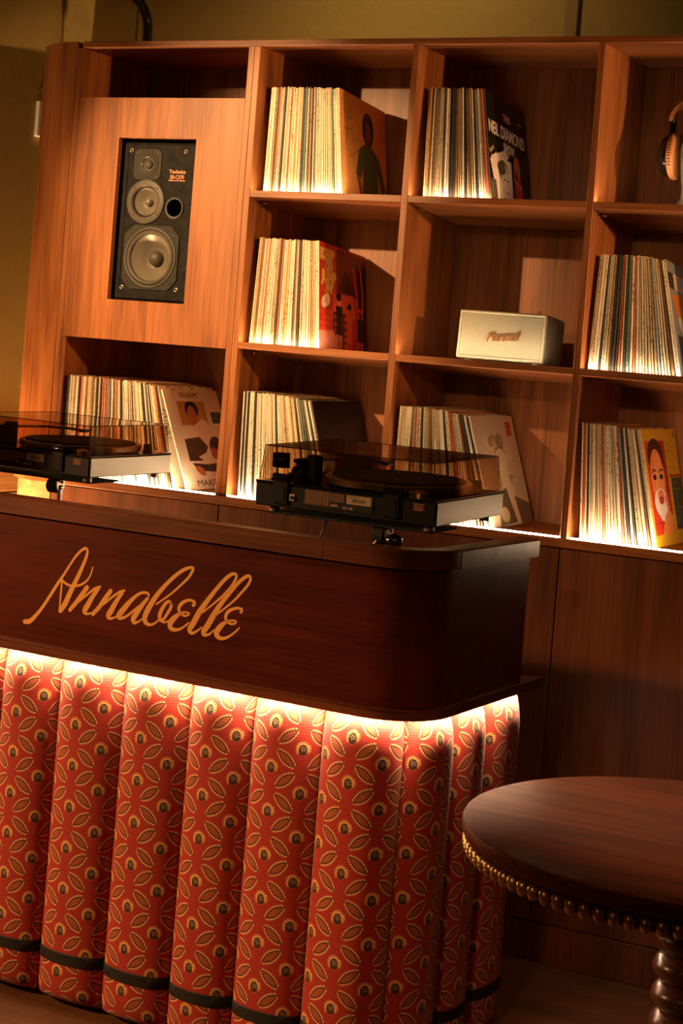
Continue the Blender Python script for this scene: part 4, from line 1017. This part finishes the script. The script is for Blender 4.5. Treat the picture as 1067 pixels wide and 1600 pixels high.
def make_tray(label, loc, rz, knob):
    t = thing('turntable_tray', label, 'tray', loc, rz)
    W2 = TW / 2
    B_(-W2 + .020, W2 - .016, 0.022, 0.15, -0.0055, -0.0006).build('board', M['rubber'], t, bevel=0.002, world=False)
    x = W2 - .125
    pad = MB().lathe([(0.017, -.018), (0.020, -.015), (0.020, 0.010), (0.017, 0.013)], (x - .022, 0.042, -0.024), 'x', 28).build('rubber_pad', M['rubber'], t, smooth=True, world=False)
    pp = MB().prism([(0.0 + .017 * math.cos(a), -0.012 + .017 * math.sin(a)) for a in [math.pi * (1 + k / 8) for k in range(9)]] + [(.017, 0.0), (-.017, 0.0)], x - .006, x - .002, 'x')
    pp.v = [(p_[0], p_[1] + .042, p_[2] - .010) for p_ in pp.v]
    cp = pp.build('clamp_plate', M['steel_plate'], t, bevel=0.001, world=False)
    for (dy, dz, r_) in ((0.042, -0.028, .0075), (0.046, -0.014, .004)):
        MB().lathe([(r_, 0), (r_, .002), (r_ * .6, .004), (r_ * .3, .0045)], (x - .002, dy, dz), 'x', 14).build('screw', M['chrome'], cp, smooth=True, world=False)
    B_(x - .010, x + .002, 0.036, 0.048, -0.135, -0.030).build('stem', M['steel_plate'], t, bevel=0.002, world=False)
    if knob:
        MB().lathe([(0.004, -.020), (0.012, -.016), (0.0165, -.004), (0.0165, 0.004), (0.012, 0.014), (0.004, 0.018)], (x + .016, 0.030, -0.032), 'x', 24).build('ball_knob', M['black_gloss'], t, smooth=True, world=False)
        MB().tube([(x - .034, 0.026, -0.046), (x - .014, 0.030, -0.020)], 0.0022, 8).build('lever', M['steel_plate'], t, world=False)
    return t
for lab, lab2, loc_, rz, tl, kn in (
        ('black turntable seen whole, smoked lid in front of the all-black cover', 'black tray with round knob holding the turntable by the counter corner', (0.4421, -1.0224, 1.2172), -0.0347, 0.0304, True),
        ('black turntable cut off by the left photo edge, near the white cover', 'black tray with bolted steel clamp below the cut-off turntable', (-0.7151, -0.6271, 1.1916), -0.0804, 0.0184, False)):
    make_turntable(lab, loc_, rz).rotation_euler = (tl, 0, rz)
    make_tray(lab2, loc_, rz, kn).rotation_euler = (tl, 0, rz)
cb = MB().tube([(0.365, -0.93, 1.211), (0.366, -0.945, 1.205), (0.366, -0.952, 1.195), (0.362, -0.955, 1.18), (0.356, -0.956, 1.165), (0.352, -0.955, 1.14), (0.352, -0.945, 1.10), (0.355, -0.93, 1.089)], 0.0022, 8).build('power_cable', M['black'], smooth=True)
tag(cb, 'thin black cable hanging from the turntable down behind the counter rail', 'cable')

# ------------------------------------------------------------------ round table
tc = (1.344, -1.253)
tb = thing('round_table', 'round dark wooden table with a row of brass beads below its edge', 'table', (tc[0], tc[1], 0.0))
MB().lathe([(0.30, 0.716), (0.428, 0.716), (0.437, 0.722), (0.4405, 0.731), (0.4405, 0.743), (0.4385, 0.748), (0.434, 0.750), (0.01, 0.750)], (tc[0], tc[1], 0), 'z', 128).build('tabletop', M['table'], tb, smooth=True)
MB().lathe([(0.10, 0.690), (0.418, 0.690), (0.422, 0.716), (0.10, 0.716)], (tc[0], tc[1], 0), 'z', 96).build('apron', M['table'], tb, smooth=True)
bead_me = None
NB = 100
for k in range(NB):
    a = 2 * math.pi * k / NB
    if bead_me is None:
        o = MB().lathe([(0.0008, -0.0125), (0.0045, -0.0110), (0.0072, -0.006), (0.0082, -0.0010), (0.0066, 0.0004), (0.0066, 0.0016), (0.0086, 0.003), (0.0080, 0.0080), (0.005, 0.0112), (0.001, 0.012)], (0, 0, 0), 'z', 14).build('bead', M['gold'], tb, smooth=True, world=False)
        bead_me = o.data
    else:
        o = bpy.data.objects.new('bead', bead_me); COL.objects.link(o); o.parent = tb
    o.scale = (1.22, 1.22, 1.12); o.location = (0.4275 * math.cos(a), 0.4275 * math.sin(a), 0.702); o.rotation_euler = (0, 0, a)
prof = [(0.058, 0.685)]
zc = 0.690; nb = 11; ph = 0.0525
for k in range(nb):
    top = 0.690 - k * ph
    for j in range(9):
        f = j / 8; prof.append((0.050 + 0.021 * math.sin(math.pi * f) ** 0.7, top - ph * f))
prof += [(0.060, 0.105), (0.075, 0.095), (0.075, 0.075)]
MB().lathe(prof[::-1], (tc[0], tc[1], 0), 'z', 40).build('turned_pedestal', M['leg'], tb, smooth=True)
MB().lathe([(0.235, 0.0), (0.240, 0.006), (0.240, 0.020), (0.20, 0.036), (0.11, 0.062), (0.080, 0.078), (0.01, 0.078)], (tc[0], tc[1], 0), 'z', 64).build('base', M['leg'], tb, smooth=True)
